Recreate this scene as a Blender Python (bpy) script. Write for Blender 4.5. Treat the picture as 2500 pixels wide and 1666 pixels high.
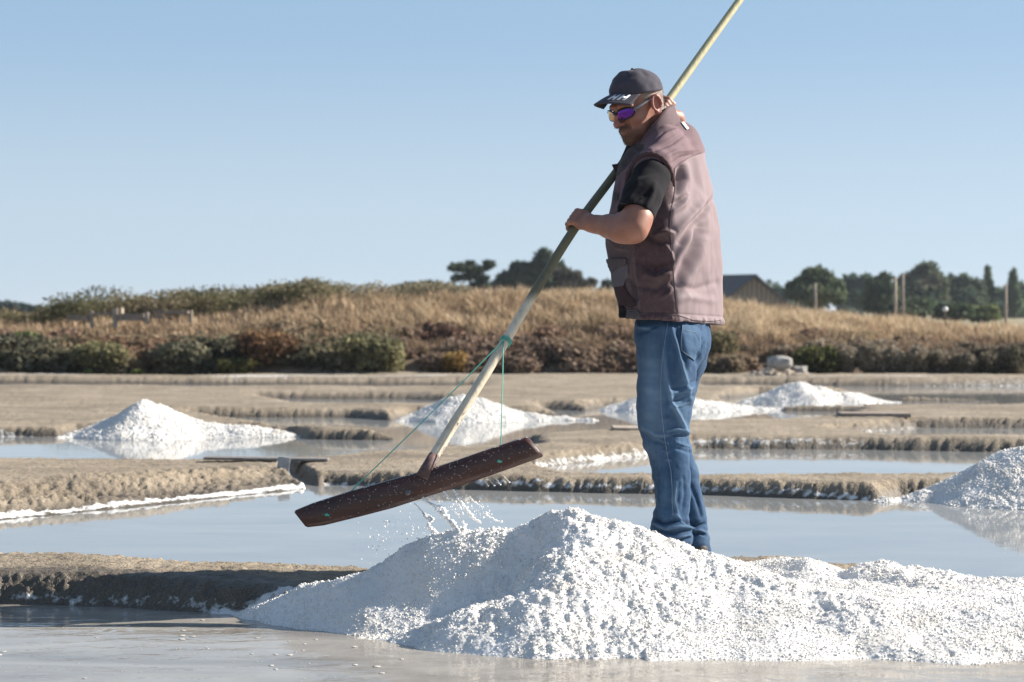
import bpy, bmesh, math, random
import numpy as np
from mathutils import Vector, Matrix

random.seed(7)
rng = np.random.default_rng(11)
for o in list(bpy.data.objects):
    bpy.data.objects.remove(o, do_unlink=True)
SC = bpy.context.scene
COL = SC.collection

# ------------------------------------------------------------------ camera
F, YH, H = 4860.0, 760.0, 1.04            # focal length and horizon row of the 2500 px photograph, lens height (m)
cd = bpy.data.cameras.new('camera'); cam = bpy.data.objects.new('camera', cd); COL.objects.link(cam)
cam.location = (0, 0, H); cam.rotation_euler = (math.radians(90), 0, 0)
cd.sensor_width = 36.0; cd.lens = F / 2500 * 36; cd.shift_y = -(833 - YH) / 2500
cd.clip_start = 0.1; cd.clip_end = 5000
cd.dof.use_dof = True; cd.dof.focus_distance = 7.2; cd.dof.aperture_fstop = 4.5
SC.camera = cam

# ------------------------------------------------------------------ sky and sun
SUN_E, SUN_A = 29.0, 15.5                 # elevation; azimuth measured from +X towards +Y
w = bpy.data.worlds.new('World'); SC.world = w; w.use_nodes = True
nt = w.node_tree; nt.nodes.clear()
sky = nt.nodes.new('ShaderNodeTexSky'); sky.sky_type = 'NISHITA'; sky.sun_disc = False
sky.sun_elevation = math.radians(SUN_E); sky.sun_rotation = math.radians(90 - SUN_A)
sky.altitude = 0; sky.air_density = 1.0; sky.dust_density = 0.6; sky.ozone_density = 5.0
bg = nt.nodes.new('ShaderNodeBackground'); bg.inputs['Strength'].default_value = 0.068
hs = nt.nodes.new('ShaderNodeHueSaturation'); hs.inputs['Saturation'].default_value = 0.66
out = nt.nodes.new('ShaderNodeOutputWorld')
tc = nt.nodes.new('ShaderNodeTexCoord'); va = nt.nodes.new('ShaderNodeVectorMath'); va.operation = 'ADD'; va.inputs[1].default_value = (0, 0, 0.10)
vm = nt.nodes.new('ShaderNodeVectorMath'); vm.operation = 'NORMALIZE'
nt.links.new(tc.outputs['Generated'], va.inputs[0]); nt.links.new(va.outputs[0], vm.inputs[0]); nt.links.new(vm.outputs[0], sky.inputs['Vector'])
tn = nt.nodes.new('ShaderNodeMixRGB'); tn.blend_type = 'MULTIPLY'; tn.inputs[0].default_value = 1; tn.inputs[2].default_value = (.98, 1.0, .985, 1)
nt.links.new(sky.outputs[0], tn.inputs[1]); nt.links.new(tn.outputs[0], hs.inputs['Color']); sx_ = nt.nodes.new('ShaderNodeSeparateXYZ'); nt.links.new(tc.outputs['Generated'], sx_.inputs[0])
rp = nt.nodes.new('ShaderNodeValToRGB'); rp.color_ramp.interpolation = 'EASE'          # pale at the horizon, deeper blue towards the zenith
for i_, (p_, c_) in enumerate(((0.0, (.64, .74, .83)), (.04, (.595, .73, .835)), (.155, (.36, .565, .785)), (.4, (.20, .34, .54)), (1.0, (.14, .23, .40)))):
    e2 = rp.color_ramp.elements[i_] if i_ < 2 else rp.color_ramp.elements.new(p_)
    e2.position = p_; e2.color = (*c_, 1)
nt.links.new(sx_.outputs[2], rp.inputs[0])
sc_ = nt.nodes.new('ShaderNodeVectorMath'); sc_.operation = 'SCALE'; sc_.inputs['Scale'].default_value = 1 / (2.219 * .068); nt.links.new(rp.outputs[0], sc_.inputs[0])
mxw = nt.nodes.new('ShaderNodeMixRGB'); mxw.inputs[0].default_value = .7; nt.links.new(hs.outputs[0], mxw.inputs[1]); nt.links.new(sc_.outputs[0], mxw.inputs[2])
nt.links.new(mxw.outputs[0], bg.inputs['Color'])
nt.links.new(bg.outputs[0], out.inputs['Surface'])
ld = bpy.data.lights.new('sun', 'SUN'); sun = bpy.data.objects.new('sun', ld); COL.objects.link(sun)
ld.energy = 5.0; ld.angle = math.radians(0.5); ld.color = (1.0, 0.935, 0.84)
e_, a_ = math.radians(SUN_E), math.radians(SUN_A)
SDIR = Vector((math.cos(e_) * math.cos(a_), math.cos(e_) * math.sin(a_), math.sin(e_)))
sun.rotation_euler = SDIR.to_track_quat('Z', 'Y').to_euler(); sun.location = SDIR * 30
SC.view_settings.view_transform = 'Standard'; SC.view_settings.look = 'None'
SC.view_settings.exposure = 1.15; SC.view_settings.gamma = 1.0; SC.view_settings.use_curve_mapping = False
SC.render.engine = 'CYCLES'
SC.cycles.use_denoising = True
SC.cycles.max_bounces = 8; SC.cycles.diffuse_bounces = 5; SC.cycles.glossy_bounces = 3
SC.cycles.transparent_max_bounces = 8; SC.cycles.caustics_reflective = False; SC.cycles.caustics_refractive = False

# ------------------------------------------------------------------ helpers
def at(px, py, Y):                        # the point at distance Y seen at a pixel of the photograph
    return np.array([(px - 1250) / F * Y, Y, H - (py - YH) / F * Y])
def gp(px, py, z=0.0):                    # the point on the level z
    Y = F * (H - z) / (py - YH)
    return np.array([(px - 1250) / F * Y, Y])
def _hash(ix, iy, iz, seed):
    n = (ix.astype(np.int64) * 374761393 + iy.astype(np.int64) * 668265263 + iz.astype(np.int64) * 2147483647 + seed * 1274126177) & 0xffffffff
    n = ((n ^ (n >> 13)) * 1274126177) & 0xffffffff
    n = ((n ^ (n >> 16)) * 2246822519) & 0xffffffff
    return ((n ^ (n >> 15)) & 0xffffff) / float(0xffffff)
def vn3(x, y, z, seed=0):                 # value noise, -1..1
    x, y, z = np.broadcast_arrays(x, y, z)
    ix, iy, iz = np.floor(x), np.floor(y), np.floor(z)
    fx, fy, fz = x - ix, y - iy, z - iz
    ux, uy, uz = [f * f * f * (f * (f * 6 - 15) + 10) for f in (fx, fy, fz)]
    ix, iy, iz = ix.astype(np.int64), iy.astype(np.int64), iz.astype(np.int64)
    r = 0
    for dx in (0, 1):
        for dy in (0, 1):
            for dz in (0, 1):
                r = r + _hash(ix + dx, iy + dy, iz + dz, seed) * (ux if dx else 1 - ux) * (uy if dy else 1 - uy) * (uz if dz else 1 - uz)
    return r * 2 - 1
def vn2(x, y, seed=0):
    x, y = np.broadcast_arrays(x, y)
    ix, iy = np.floor(x), np.floor(y); fx, fy = x - ix, y - iy
    ux, uy = [f * f * f * (f * (f * 6 - 15) + 10) for f in (fx, fy)]
    ix, iy = ix.astype(np.int64), iy.astype(np.int64); z0 = np.zeros_like(ix)
    r = 0
    for dx in (0, 1):
        for dy in (0, 1):
            r = r + _hash(ix + dx, iy + dy, z0, seed) * (ux if dx else 1 - ux) * (uy if dy else 1 - uy)
    return r * 2 - 1
def fbm2(x, y, f, n=4, seed=0, g=0.5):
    r, a, t = 0, 1.0, 0
    for i in range(n):
        r = r + a * vn2(x * f + 17.3 * i, y * f - 9.1 * i, seed + i); t += a; a *= g; f *= 2.03
    return r / t
def bumps2(x, y, s, seed=0, jit=0.9):     # rounded clumps: 0..1, domes on jittered points about s apart
    gx, gy = np.floor(x / s), np.floor(y / s); best = np.zeros(np.shape(x))
    for dx in (-1, 0, 1):
        for dy in (-1, 0, 1):
            cx, cy = (gx + dx).astype(np.int64), (gy + dy).astype(np.int64); z0 = np.zeros_like(cx)
            px = (cx + 0.5 + jit * (_hash(cx, cy, z0, seed) - .5)) * s
            py = (cy + 0.5 + jit * (_hash(cx, cy, z0, seed + 1) - .5)) * s
            r = s * (0.38 + 0.42 * _hash(cx, cy, z0, seed + 2))
            d2 = ((x - px) ** 2 + (y - py) ** 2) / (r * r)
            best = np.maximum(best, np.sqrt(np.clip(1 - d2, 0, 1)) * r / s * 1.3)
    return best
def sd_poly(X, Y, poly):                  # signed distance, negative inside
    poly = np.asarray(poly); d = np.full(X.shape, 1e9); ins = np.zeros(X.shape, bool)
    n = len(poly)
    for i in range(n):
        a, b = poly[i], poly[(i + 1) % n]; e = b - a
        wx, wy = X - a[0], Y - a[1]
        t = np.clip((wx * e[0] + wy * e[1]) / (e @ e + 1e-12), 0, 1)
        d = np.minimum(d, (wx - e[0] * t) ** 2 + (wy - e[1] * t) ** 2)
        c = ((a[1] > Y) != (b[1] > Y)) & (X < (b[0] - a[0]) * (Y - a[1]) / ((b[1] - a[1]) + 1e-12) + a[0])
        ins ^= c
    d = np.sqrt(d); return np.where(ins, -d, d)
def d_line(X, Y, pts):                    # distance to a polyline and the position along it (0..n-1)
    pts = np.asarray(pts, float); d = np.full(X.shape, 1e9); k = np.zeros(X.shape)
    for i in range(len(pts) - 1):
        a, b = pts[i], pts[i + 1]; e = b - a
        t = np.clip(((X - a[0]) * e[0] + (Y - a[1]) * e[1]) / (e @ e + 1e-12), 0, 1)
        q = (X - a[0] - e[0] * t) ** 2 + (Y - a[1] - e[1] * t) ** 2
        m = q < d; d = np.where(m, q, d); k = np.where(m, i + t, k)
    return np.sqrt(d), k
def sstep(a, b, x):
    t = np.clip((x - a) / (b - a), 0, 1); return t * t * (3 - 2 * t)

def mesh_obj(name, V, Fc, mat=None, parent=None, smooth=True, attrs=None, mat_idx=None):
    V = np.asarray(V, np.float32); me = bpy.data.meshes.new(name)
    Fc = np.asarray(Fc, np.int32); k = Fc.shape[1]
    me.vertices.add(len(V)); me.vertices.foreach_set('co', V.ravel())
    me.loops.add(Fc.size); me.loops.foreach_set('vertex_index', Fc.ravel())
    me.polygons.add(len(Fc)); me.polygons.foreach_set('loop_start', np.arange(0, Fc.size, k, dtype=np.int32))
    me.polygons.foreach_set('loop_total', np.full(len(Fc), k, np.int32))
    if smooth: me.polygons.foreach_set('use_smooth', np.ones(len(Fc), bool))
    mats = mat if isinstance(mat, (list, tuple)) else [mat]
    for m in mats:
        if m: me.materials.append(m)
    if mat_idx is not None: me.polygons.foreach_set('material_index', np.asarray(mat_idx, np.int32))
    if attrs:
        for an, av in attrs.items():
            av = np.asarray(av, np.float32)
            if av.ndim == 1:
                a = me.attributes.new(an, 'FLOAT', 'POINT'); a.data.foreach_set('value', av)
            else:
                a = me.attributes.new(an, 'FLOAT_COLOR', 'POINT')
                c = np.ones((len(av), 4), np.float32); c[:, :3] = av; a.data.foreach_set('color', c.ravel())
    me.update(calc_edges=True); me.validate()
    o = bpy.data.objects.new(name, me); COL.objects.link(o)
    if parent: o.parent = parent
    return o
def tag(o, label=None, cat=None, group=None, kind=None):
    if label: o['label'] = label
    if cat: o['category'] = cat
    if group: o['group'] = group
    if kind: o['kind'] = kind
    return o
def empty(name, loc=(0, 0, 0)):
    o = bpy.data.objects.new(name, None); COL.objects.link(o); o.location = loc; o.empty_display_size = 0.1
    return o
def place(o, parent, loc):                # o built in world coordinates becomes a child of an empty at loc
    o.parent = parent; o.location = (-loc[0], -loc[1], -loc[2]); return o
def grid_faces(nr, nc):
    i = np.arange(nr * nc).reshape(nr, nc)
    return np.stack([i[:-1, :-1], i[:-1, 1:], i[1:, 1:], i[1:, :-1]], -1).reshape(-1, 4)
def cull(V, Fc, keepv, attrs=None):       # drop faces with no kept vertex, then unused vertices
    fk = keepv[Fc].any(1); Fc = Fc[fk]; used = np.zeros(len(V), bool); used[Fc.ravel()] = True
    idx = np.cumsum(used) - 1
    return V[used], idx[Fc], ({k: v[used] for k, v in attrs.items()} if attrs else None), used
class MB:                                 # several shapes collected into one mesh
    def __init__(s): s.v = []; s.f = []; s.n = 0
    def add(s, V, Fc):
        V = np.asarray(V, float); s.v.append(V)
        for f in Fc: s.f.append([int(i) + s.n for i in f])
        s.n += len(V)
    def tube(s, pts, rad, seg=8, cap=True, squash=None):
        pts = [np.asarray(p, float) for p in pts]; n = len(pts)
        rad = [rad] * n if np.isscalar(rad) else list(rad); V = []
        t0 = pts[1] - pts[0]; up = np.array([0, 0, 1.0]) if abs(t0[2]) < 0.9 * np.linalg.norm(t0) else np.array([0, 1.0, 0])
        for i in range(n):
            t = pts[min(i + 1, n - 1)] - pts[max(i - 1, 0)]; t = t / (np.linalg.norm(t) + 1e-9)
            u = up - t * (up @ t); u /= np.linalg.norm(u) + 1e-9; up = u; v = np.cross(t, u)
            for k in range(seg):
                a = 2 * math.pi * k / seg
                V.append(pts[i] + rad[i] * (math.cos(a) * u + math.sin(a) * v * (squash or 1)))
        Fc = []
        for i in range(n - 1):
            for k in range(seg):
                a = i * seg + k; b = i * seg + (k + 1) % seg; Fc.append([a, b, b + seg, a + seg])
        if cap: Fc.append(list(range(seg))[::-1]); Fc.append([(n - 1) * seg + k for k in range(seg)])
        s.add(V, Fc)
    def box(s, c, sx, sy, sz, R=None):
        V = np.array([[x, y, z] for x in (-.5, .5) for y in (-.5, .5) for z in (-.5, .5)]) * [sx, sy, sz]
        if R is not None: V = V @ np.array(R).T
        s.add(V + np.asarray(c), [[0, 1, 3, 2], [4, 6, 7, 5], [0, 4, 5, 1], [2, 3, 7, 6], [0, 2, 6, 4], [1, 5, 7, 3]])
    def build(s, name, mat, parent=None, smooth=True, bevel=0):
        me = bpy.data.meshes.new(name); me.from_pydata(np.concatenate(s.v).tolist(), [], s.f)
        if bevel:
            bm = bmesh.new(); bm.from_mesh(me)
            bmesh.ops.bevel(bm, geom=bm.edges[:], offset=bevel, segments=2, affect='EDGES'); bm.to_mesh(me); bm.free()
        if mat: me.materials.append(mat)
        if smooth: me.polygons.foreach_set('use_smooth', np.ones(len(me.polygons), bool))
        me.update(); o = bpy.data.objects.new(name, me); COL.objects.link(o)
        if parent: o.parent = parent
        return o

# ------------------------------------------------------------------ materials
class NT:
    def __init__(s, name):
        s.m = bpy.data.materials.new(name); s.m.use_nodes = True; s.t = s.m.node_tree
        s.b = s.t.nodes['Principled BSDF']; s.o = s.t.nodes['Material Output']
    def n(s, typ, **kw):
        n = s.t.nodes.new('ShaderNode' + typ)
        for k, v in kw.items():
            if k in n.inputs: n.inputs[k].default_value = v
            else: setattr(n, k, v)
        return n
    def l(s, a, b): s.t.links.new(a, b)
    def noise(s, scale, detail=4, rough=.55, vec=None, dist=0):
        n = s.n('TexNoise'); n.inputs['Scale'].default_value = scale; n.inputs['Detail'].default_value = detail
        n.inputs['Roughness'].default_value = rough; n.inputs['Distortion'].default_value = dist
        if vec is not None: s.l(vec, n.inputs['Vector'])
        return n.outputs['Fac']
    def geo(s): return s.n('NewGeometry').outputs['Position']
    def mapped(s, vec, sc):
        m = s.n('Mapping'); m.inputs['Scale'].default_value = sc; s.l(vec, m.inputs['Vector']); return m.outputs[0]
    def ramp(s, fac, stops):
        r = s.n('ValToRGB'); e = r.color_ramp.elements
        while len(e) < len(stops): e.new(0.5)
        for el, (p, c) in zip(e, stops): el.position = p; el.color = (*c, 1) if len(c) == 3 else c
        s.l(fac, r.inputs[0]); return r.outputs[0]
    def mix(s, fac, a, b, mode='MIX'):
        m = s.n('MixRGB'); m.blend_type = mode
        for i, x in ((0, fac), (1, a), (2, b)):
            if hasattr(x, 'links'): s.l(x, m.inputs[i])
            else: m.inputs[i].default_value = x if i == 0 else (*x, 1)
        return m.outputs[0]
    def attr(s, name): return s.n('Attribute', attribute_name=name)
    def maprange(s, v, a, b, c=0, d=1):
        m = s.n('MapRange'); m.inputs[1].default_value = a; m.inputs[2].default_value = b
        m.inputs[3].default_value = c; m.inputs[4].default_value = d; s.l(v, m.inputs[0]); return m.outputs[0]
    def bump(s, h, strength, dist=0.01):
        b = s.n('Bump'); b.inputs['Strength'].default_value = strength; b.inputs['Distance'].default_value = dist
        s.l(h, b.inputs['Height']); s.l(b.outputs[0], s.b.inputs['Normal'])
    def set(s, **kw):
        for k, v in kw.items():
            k = k.replace('_', ' ')
            if hasattr(v, 'links'): s.l(v, s.b.inputs[k])
            else: s.b.inputs[k].default_value = (*v, 1) if isinstance(v, tuple) else v
        return s.m
def flat_mat(name, c, rough=.7, var=.15, scale=20, bump=0, bscale=80, **kw):
    t = NT(name); g = t.geo(); f = t.noise(scale, 4, vec=g)
    c2 = tuple(min(1, x * (1 + var)) for x in c); c1 = tuple(x * (1 - var) for x in c)
    col = t.ramp(f, [(.3, c1), (.7, c2)])
    if bump: t.bump(t.noise(bscale, 4, vec=g), 1.0, bump)
    return t.set(Base_Color=col, Roughness=rough, **kw)

# clay of the dikes: pale dry crust on top, dark when wet near the water and in the near dike's painted shadow, white where salt dried
t = NT('clay'); g = t.geo()
sep = t.n('SeparateXYZ'); t.l(g, sep.inputs[0])
n1 = t.noise(2.2, 6, .6, g); n2 = t.noise(26, 5, .65, g); n3 = t.noise(140, 4, .6, g)
base = t.ramp(n1, [(.32, (.21, .165, .112)), (.5, (.31, .25, .175)), (.68, (.40, .33, .245))])
base = t.mix(t.maprange(n2, .35, .68, 0, .6), base, (.17, .135, .095))
base = t.mix(t.maprange(n3, .5, .75, 0, .5), base, (.43, .365, .295))
nb = t.noise(1.0, 5, .65, t.mapped(g, (.35, 3.2, 1)), .4); base = t.mix(t.maprange(nb, .5, .66, 0, .65), base, (.14, .112, .085))
ns = t.noise(75, 3, .7, g); base = t.mix(t.maprange(ns, .55, .66, 0, .75), base, (.09, .072, .05))
zz = t.n('Math', operation='ADD'); t.l(sep.outputs[2], zz.inputs[0])
wob = t.maprange(n2, .3, .7, -.012, .012); t.l(wob, zz.inputs[1])
wet = t.maprange(zz.outputs[0], .018, .068, 1, 0)
dshd = t.attr('dike_shade').outputs['Fac']; mxd = t.n('Math', operation='MAXIMUM'); t.l(wet, mxd.inputs[0]); t.l(dshd, mxd.inputs[1]); wet = mxd.outputs[0]  # painted shadow of the near dike takes the wet mud tone
wetc = t.mix(t.maprange(n3, .4, .7, 0, 1), (.075, .06, .042), (.16, .13, .095))
base = t.mix(wet, base, wetc)  # wet holds both the wet water's edge and the near dike's painted shadow
cr = t.attr('crust').outputs['Fac']; crn = t.n('Math', operation='MULTIPLY_ADD'); t.l(n2, crn.inputs[0]); crn.inputs[1].default_value = 1.6
sub = t.n('Math', operation='ADD'); t.l(cr, crn.inputs[2]); t.l(crn.outputs[0], sub.inputs[0]); sub.inputs[1].default_value = -1.25
base = t.mix(t.maprange(sub.outputs[0], 0.0, .3), base, (.70, .69, .665))
hh = t.mix(.4, n2, ns); t.bump(hh, 1.0, .022)
M_CLAY = t.set(Base_Color=base, Roughness=t.maprange(wet, 0, 1, .95, .55))  # smoother where wet and in the painted shadow

def water_mat(name, c1, c2, rip, rough=.03, streak=0.3):
    t = NT(name); g = t.geo()
    f = t.noise(.9, 4, .6, t.mapped(g, (1, 2.2, 1)), 1.0)
    col = t.ramp(f, [(.35, c1), (.65, c2)])
    a = t.noise(5, 3, .55, t.mapped(g, (1, 2.0, 1)), .8); b = t.noise(1.3, 2, .5, t.mapped(g, (.6, 2.2, 1)))
    t.bump(t.mix(.4, a, b), rip, .02)
    return t.set(Base_Color=col, Roughness=rough, IOR=1.34)
M_WATER = water_mat('pond_brine', (.24, .245, .24), (.30, .30, .29), .03)
M_WATERF = water_mat('milky_brine', (.20, .175, .145), (.36, .33, .285), .32, .03)

t = NT('salt'); g = t.geo()
n1 = t.noise(7, 5, .6, g); n2 = t.noise(160, 3, .6, g); n3 = t.noise(45, 3, .6, g)
col = t.ramp(n1, [(.3, (.69, .645, .58)), (.5, (.735, .705, .66)), (.75, (.775, .755, .725))])
vo = t.n('TexVoronoi'); vo.feature = 'SMOOTH_F1'; vo.inputs['Scale'].default_value = 115; t.l(g, vo.inputs['Vector'])
vi = t.maprange(vo.outputs['Distance'], 0, .8, 1, 0)
col = t.mix(t.maprange(n3, .45, .68, 0, .12), col, (.70, .67, .63))
t.bump(t.mix(.35, vi, t.mix(.5, n2, n3)), 1.0, .0022)
M_SALT = t.set(Base_Color=col, Roughness=.55, Subsurface_Weight=0.22, Subsurface_Scale=.010)
M_SALT.node_tree.nodes['Principled BSDF'].inputs['Subsurface Radius'].default_value = (1, .95, .9)
M_SALT.node_tree.nodes['Principled BSDF'].inputs['Specular IOR Level'].default_value = .6

# ------------------------------------------------------------------ terrain: land cut by ponds
def P(lst, z=0.0): return [gp(x, y, z) for x, y in lst]
ZT = 0.085
pondB = P([(-1400, 1400), (-500, 1325), (0, 1270), (300, 1240), (765, 1192)]) + P([(800, 1184), (1100, 1195), (1500, 1205), (1700, 1208), (2140, 1224), (2200, 1212), (2700, 1212), (3900, 1230)]) + \
        P([(3900, 1600), (2900, 1505), (2600, 1470), (2400, 1452), (2250, 1424), (2100, 1400), (1990, 1378), (1900, 1370), (1800, 1372), (1600, 1386), (1300, 1404), (900, 1404), (480, 1396), (0, 1366), (-500, 1345), (-1400, 1420)], 0.045)
pondA = P([(-1400, 1520), (-500, 1480), (0, 1474), (300, 1484), (600, 1502), (800, 1530), (1050, 1540), (1300, 1550), (1500, 1556), (1800, 1560), (2500, 1562), (3900, 1580)]) + [np.array([6, 2.]), np.array([-5, 2.])]
FZ = .075                                 # front edges are seen along the top of the bank before them
pondC = P([(-1400, 1072), (0, 1066), (150, 1067), (200, 1056), (690, 1056), (760, 1073), (1080, 1078), (1300, 1082)]) + P([(1300, 1088), (1050, 1094), (900, 1101), (760, 1110), (480, 1118), (0, 1119), (-1400, 1122)], FZ)
pondD = P([(470, 1020), (850, 1020), (960, 1028), (1010, 1018), (1400, 1018), (1460, 1029), (1580, 1028)]) + P([(1580, 1036), (1440, 1051), (1200, 1059), (1000, 1057), (880, 1044), (650, 1030)], FZ)
pondE = P([(1330, 1000), (1430, 1004), (1480, 995), (1860, 996), (1920, 1004), (2080, 1006)]) + P([(2060, 1014), (1900, 1020), (1700, 1026), (1500, 1024), (1400, 1012)], FZ)
pondF = P([(1760, 975), (1850, 966), (2120, 968), (2200, 982), (2600, 982), (3800, 982)]) + P([(3800, 994), (2500, 987), (2200, 986), (1800, 984)], FZ)
pondG = P([(1290, 1143), (1590, 1112), (1700, 1096), (2100, 1098), (2500, 1106), (3800, 1120)]) + P([(3800, 1176), (2600, 1166), (2290, 1158), (1700, 1156), (1400, 1152)], FZ)
pondH = P([(2030, 1063), (2240, 1045), (2500, 1047), (3800, 1050)]) + P([(3800, 1072), (2500, 1064), (2200, 1064)], FZ)
pondI = P([(-1400, 934), (0, 937), (500, 940), (1150, 942)]) + P([(1150, 944), (500, 944), (0, 941), (-1400, 941)], FZ)
pondJ = P([(2080, 960), (2500, 960), (3800, 962)]) + P([(3800, 967), (2500, 966), (2100, 963)], FZ)
pondK = P([(640, 974), (1000, 976), (1100, 981)]) + P([(1080, 984), (760, 983)], FZ)
pondL = P([(1700, 940), (2200, 944), (3500, 938)]) + P([(3500, 941), (2200, 947), (1750, 943)], FZ)
chan = P([(655, 1112), (690, 1112), (715, 1140), (786, 1180), (782, 1192), (770, 1190), (695, 1150)], .03)
PONDS = [(pondB, .13), (pondA, .13), (pondC, .14), (pondD, .22), (pondE, .3), (pondF, .25), (pondG, .16), (pondH, .2), (pondI, .4), (pondJ, .5), (pondK, .35), (pondL, .4), (chan, .06)]
salt_lines = [(P([(-300, 1300), (0, 1267), (300, 1238), (765, 1190)]), .035, .95), (P([(1310, 1141), (1590, 1111)], 0), .04, .62), (P([(2040, 1063), (2240, 1046)]), .06, .6),
              (P([(790, 1184), (1100, 1194), (1500, 1204), (1700, 1207), (2160, 1224)]), .018, .75), (P([(1690, 1095), (2100, 1097)]), .05, .6),
              (P([(-300, 1478), (0, 1472), (300, 1482), (520, 1496)]), .02, .5), (P([(0, 1118), (300, 1112)], .0), .10, .2),
              (P([(520, 1500), (600, 1504), (700, 1500)]), .05, .8), (P([(0, 1066), (145, 1069)]), .06, .7), (P([(600, 1020), (1000, 1078)]), .1, .3),
              (P([(1120, 925), (1500, 928)]), .5, .3), (P([(600, 935), (1150, 934)]), .8, .75), (P([(0, 930), (200, 928)]), .6, .5), (P([(2190, 948), (2900, 940)]), .8, .55), (P([(1760, 935), (2200, 938)]), .7, .6)]
def land(X, Y):
    L = ZT + 0.022 * fbm2(X, Y, .55, 3, 3) + .010 * fbm2(X, Y, 2.6, 4, 5)
    far = sstep(13, 24, Y); L = L + far * (.018 * fbm2(X, Y * 1.6, .35, 3, 9))
    L = L + .035 * np.exp(-((Y - 11.2) / .8) ** 2) * sstep(-1.0, -1.9, X)      # thicker dike on the left, stepped
    for (a, b, c, hgt) in ((24.4, .4, 2, .03), (26.8, .4, 3, .04), (28.4, .5, 5, .04)):
        L = L + hgt * np.exp(-((Y - a - .25 * fbm2(X, Y * .1, .3, 2, 30 + c) * 2) / b) ** 2)
    return L
def terrain(X, Y):
    wx = .035 * fbm2(X, Y, 1.4, 3, 41) + .012 * fbm2(X, Y, 9, 3, 42); wy = .035 * fbm2(X, Y, 1.4, 3, 43) + .012 * fbm2(X, Y, 9, 3, 44)
    L = land(X, Y); slope = np.zeros(X.shape); T = np.ones(X.shape)
    for poly, wd in PONDS:
        s = sd_poly(X + wx, Y + wy, poly)
        if poly is pondB:
            wd = .13 + .75 * sstep(-1.1, -1.5, X) * sstep(9.0, 9.6, Y)
        tt = np.clip(s / wd, -.5, 1); tt = np.where(tt > 0, 1 - (1 - tt) ** 1.7, tt * .9)
        T = np.minimum(T, tt)
    Z = np.where(T > 0, L * T, T * .10)
    sl = np.clip(1 - np.abs(T - .5) * 2, 0, 1) * (T > -.1)
    # two foot-worn ledges on the broad left slope
    led = sstep(-1.05, -1.4, X) * sstep(9.2, 9.6, Y) * sstep(12.6, 12.1, Y)
    Z = Z + led * .022 * np.sin(T * 9.0 + fbm2(X, Y, 1.2, 2, 77) * 2.5) * np.clip(T * 3, 0, 1) * np.clip((1 - T) * 6, 0, 1)
    det = (.5 - np.abs(fbm2(X, Y, 16, 4, 50))) * .042 + fbm2(X, Y, 48, 2, 60) * .014
    Z = Z + det * np.clip(sl * 1.3 + .22, 0, 1) * (T > -.3) + .004 * fbm2(X, Y, 20, 3, 51) * (T > 0)
    return Z, T
rows = np.concatenate([np.arange(1900, 1640, -6.), np.arange(1640, 1480, -2.), np.arange(1480, 1345, -.62), np.arange(1345, 1280, -2.), np.arange(1280, 1085, -1.05), np.arange(1085, 903, -.85)])
ys = F * H / (rows - YH)
us = np.arange(-950, 3500, 5.6)
UU, YY = np.meshgrid(us, ys); XX = (UU - 1250) / F * YY
ZZ, TT = terrain(XX, YY)
crust = np.zeros(XX.shape)
for pts, wd, am in salt_lines:
    d, k = d_line(XX, YY, pts); crust = np.maximum(crust, am * np.exp(-(d / wd) ** 2))
d, k = d_line(XX, YY, P([(1750, 1440), (1900, 1410), (2100, 1430), (2600, 1500)], .1)); crust = np.maximum(crust, .8 * np.exp(-(d / .35) ** 2))
V = np.stack([XX, YY, ZZ], -1).reshape(-1, 3)
keep = (ZZ > -.022).ravel()
dA = sd_poly(XX, YY, pondA) + .05 * fbm2(XX, YY, 3, 4, 47)
dike_shade = sstep(.30, .20, dA) * sstep(-.5, .0, dA + .5) * .92  # cast shadow on the near dike, painted up from the water's edge
V, Fc, at_, _ = cull(V, grid_faces(*XX.shape), keep, {'crust': crust.ravel(), 'dike_shade': dike_shade.ravel()})
tag(mesh_obj('dike_terrain', V, Fc, M_CLAY, attrs=at_), kind='structure')

# bed under the ponds and the plain beyond, one sheet to the horizon
t = NT('pond_bed'); t.set(Base_Color=(.20, .16, .11), Roughness=.9)
def sheet(name, x0, x1, y0, y1, z, mat):
    o = mesh_obj(name, [[x0, y0, z], [x1, y0, z], [x1, y1, z], [x0, y1, z]], [[0, 1, 2, 3]], mat, smooth=False)
    return tag(o, kind='structure')
sheet('pond_bed', -2500, 2500, -60, 3500, -.07, t.m)
# water of the near pan and of the pans behind, parting under the first dike
mid = P([(-1400, 1430), (0, 1415), (500, 1440), (900, 1450), (1300, 1470), (1700, 1480), (2300, 1500), (3900, 1590)])
mid = [np.array([-60, mid[0][1]])] + mid + [np.array([60, mid[-1][1]])]
Vn = [(p[0], p[1], 0) for p in mid] + [(p[0], -40, 0) for p in mid]; n = len(mid)
tag(mesh_obj('near_pan_water', Vn, [[i + n, i + 1 + n, i + 1, i] for i in range(n - 1)], M_WATERF, smooth=False), kind='structure')
Vn = [(p[0], p[1], 0) for p in mid] + [(p[0], 31.5, 0) for p in mid]
tag(mesh_obj('pan_water', Vn, [[i, i + 1, i + 1 + n, i + n] for i in range(n - 1)], M_WATER, smooth=False), kind='structure')

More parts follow.
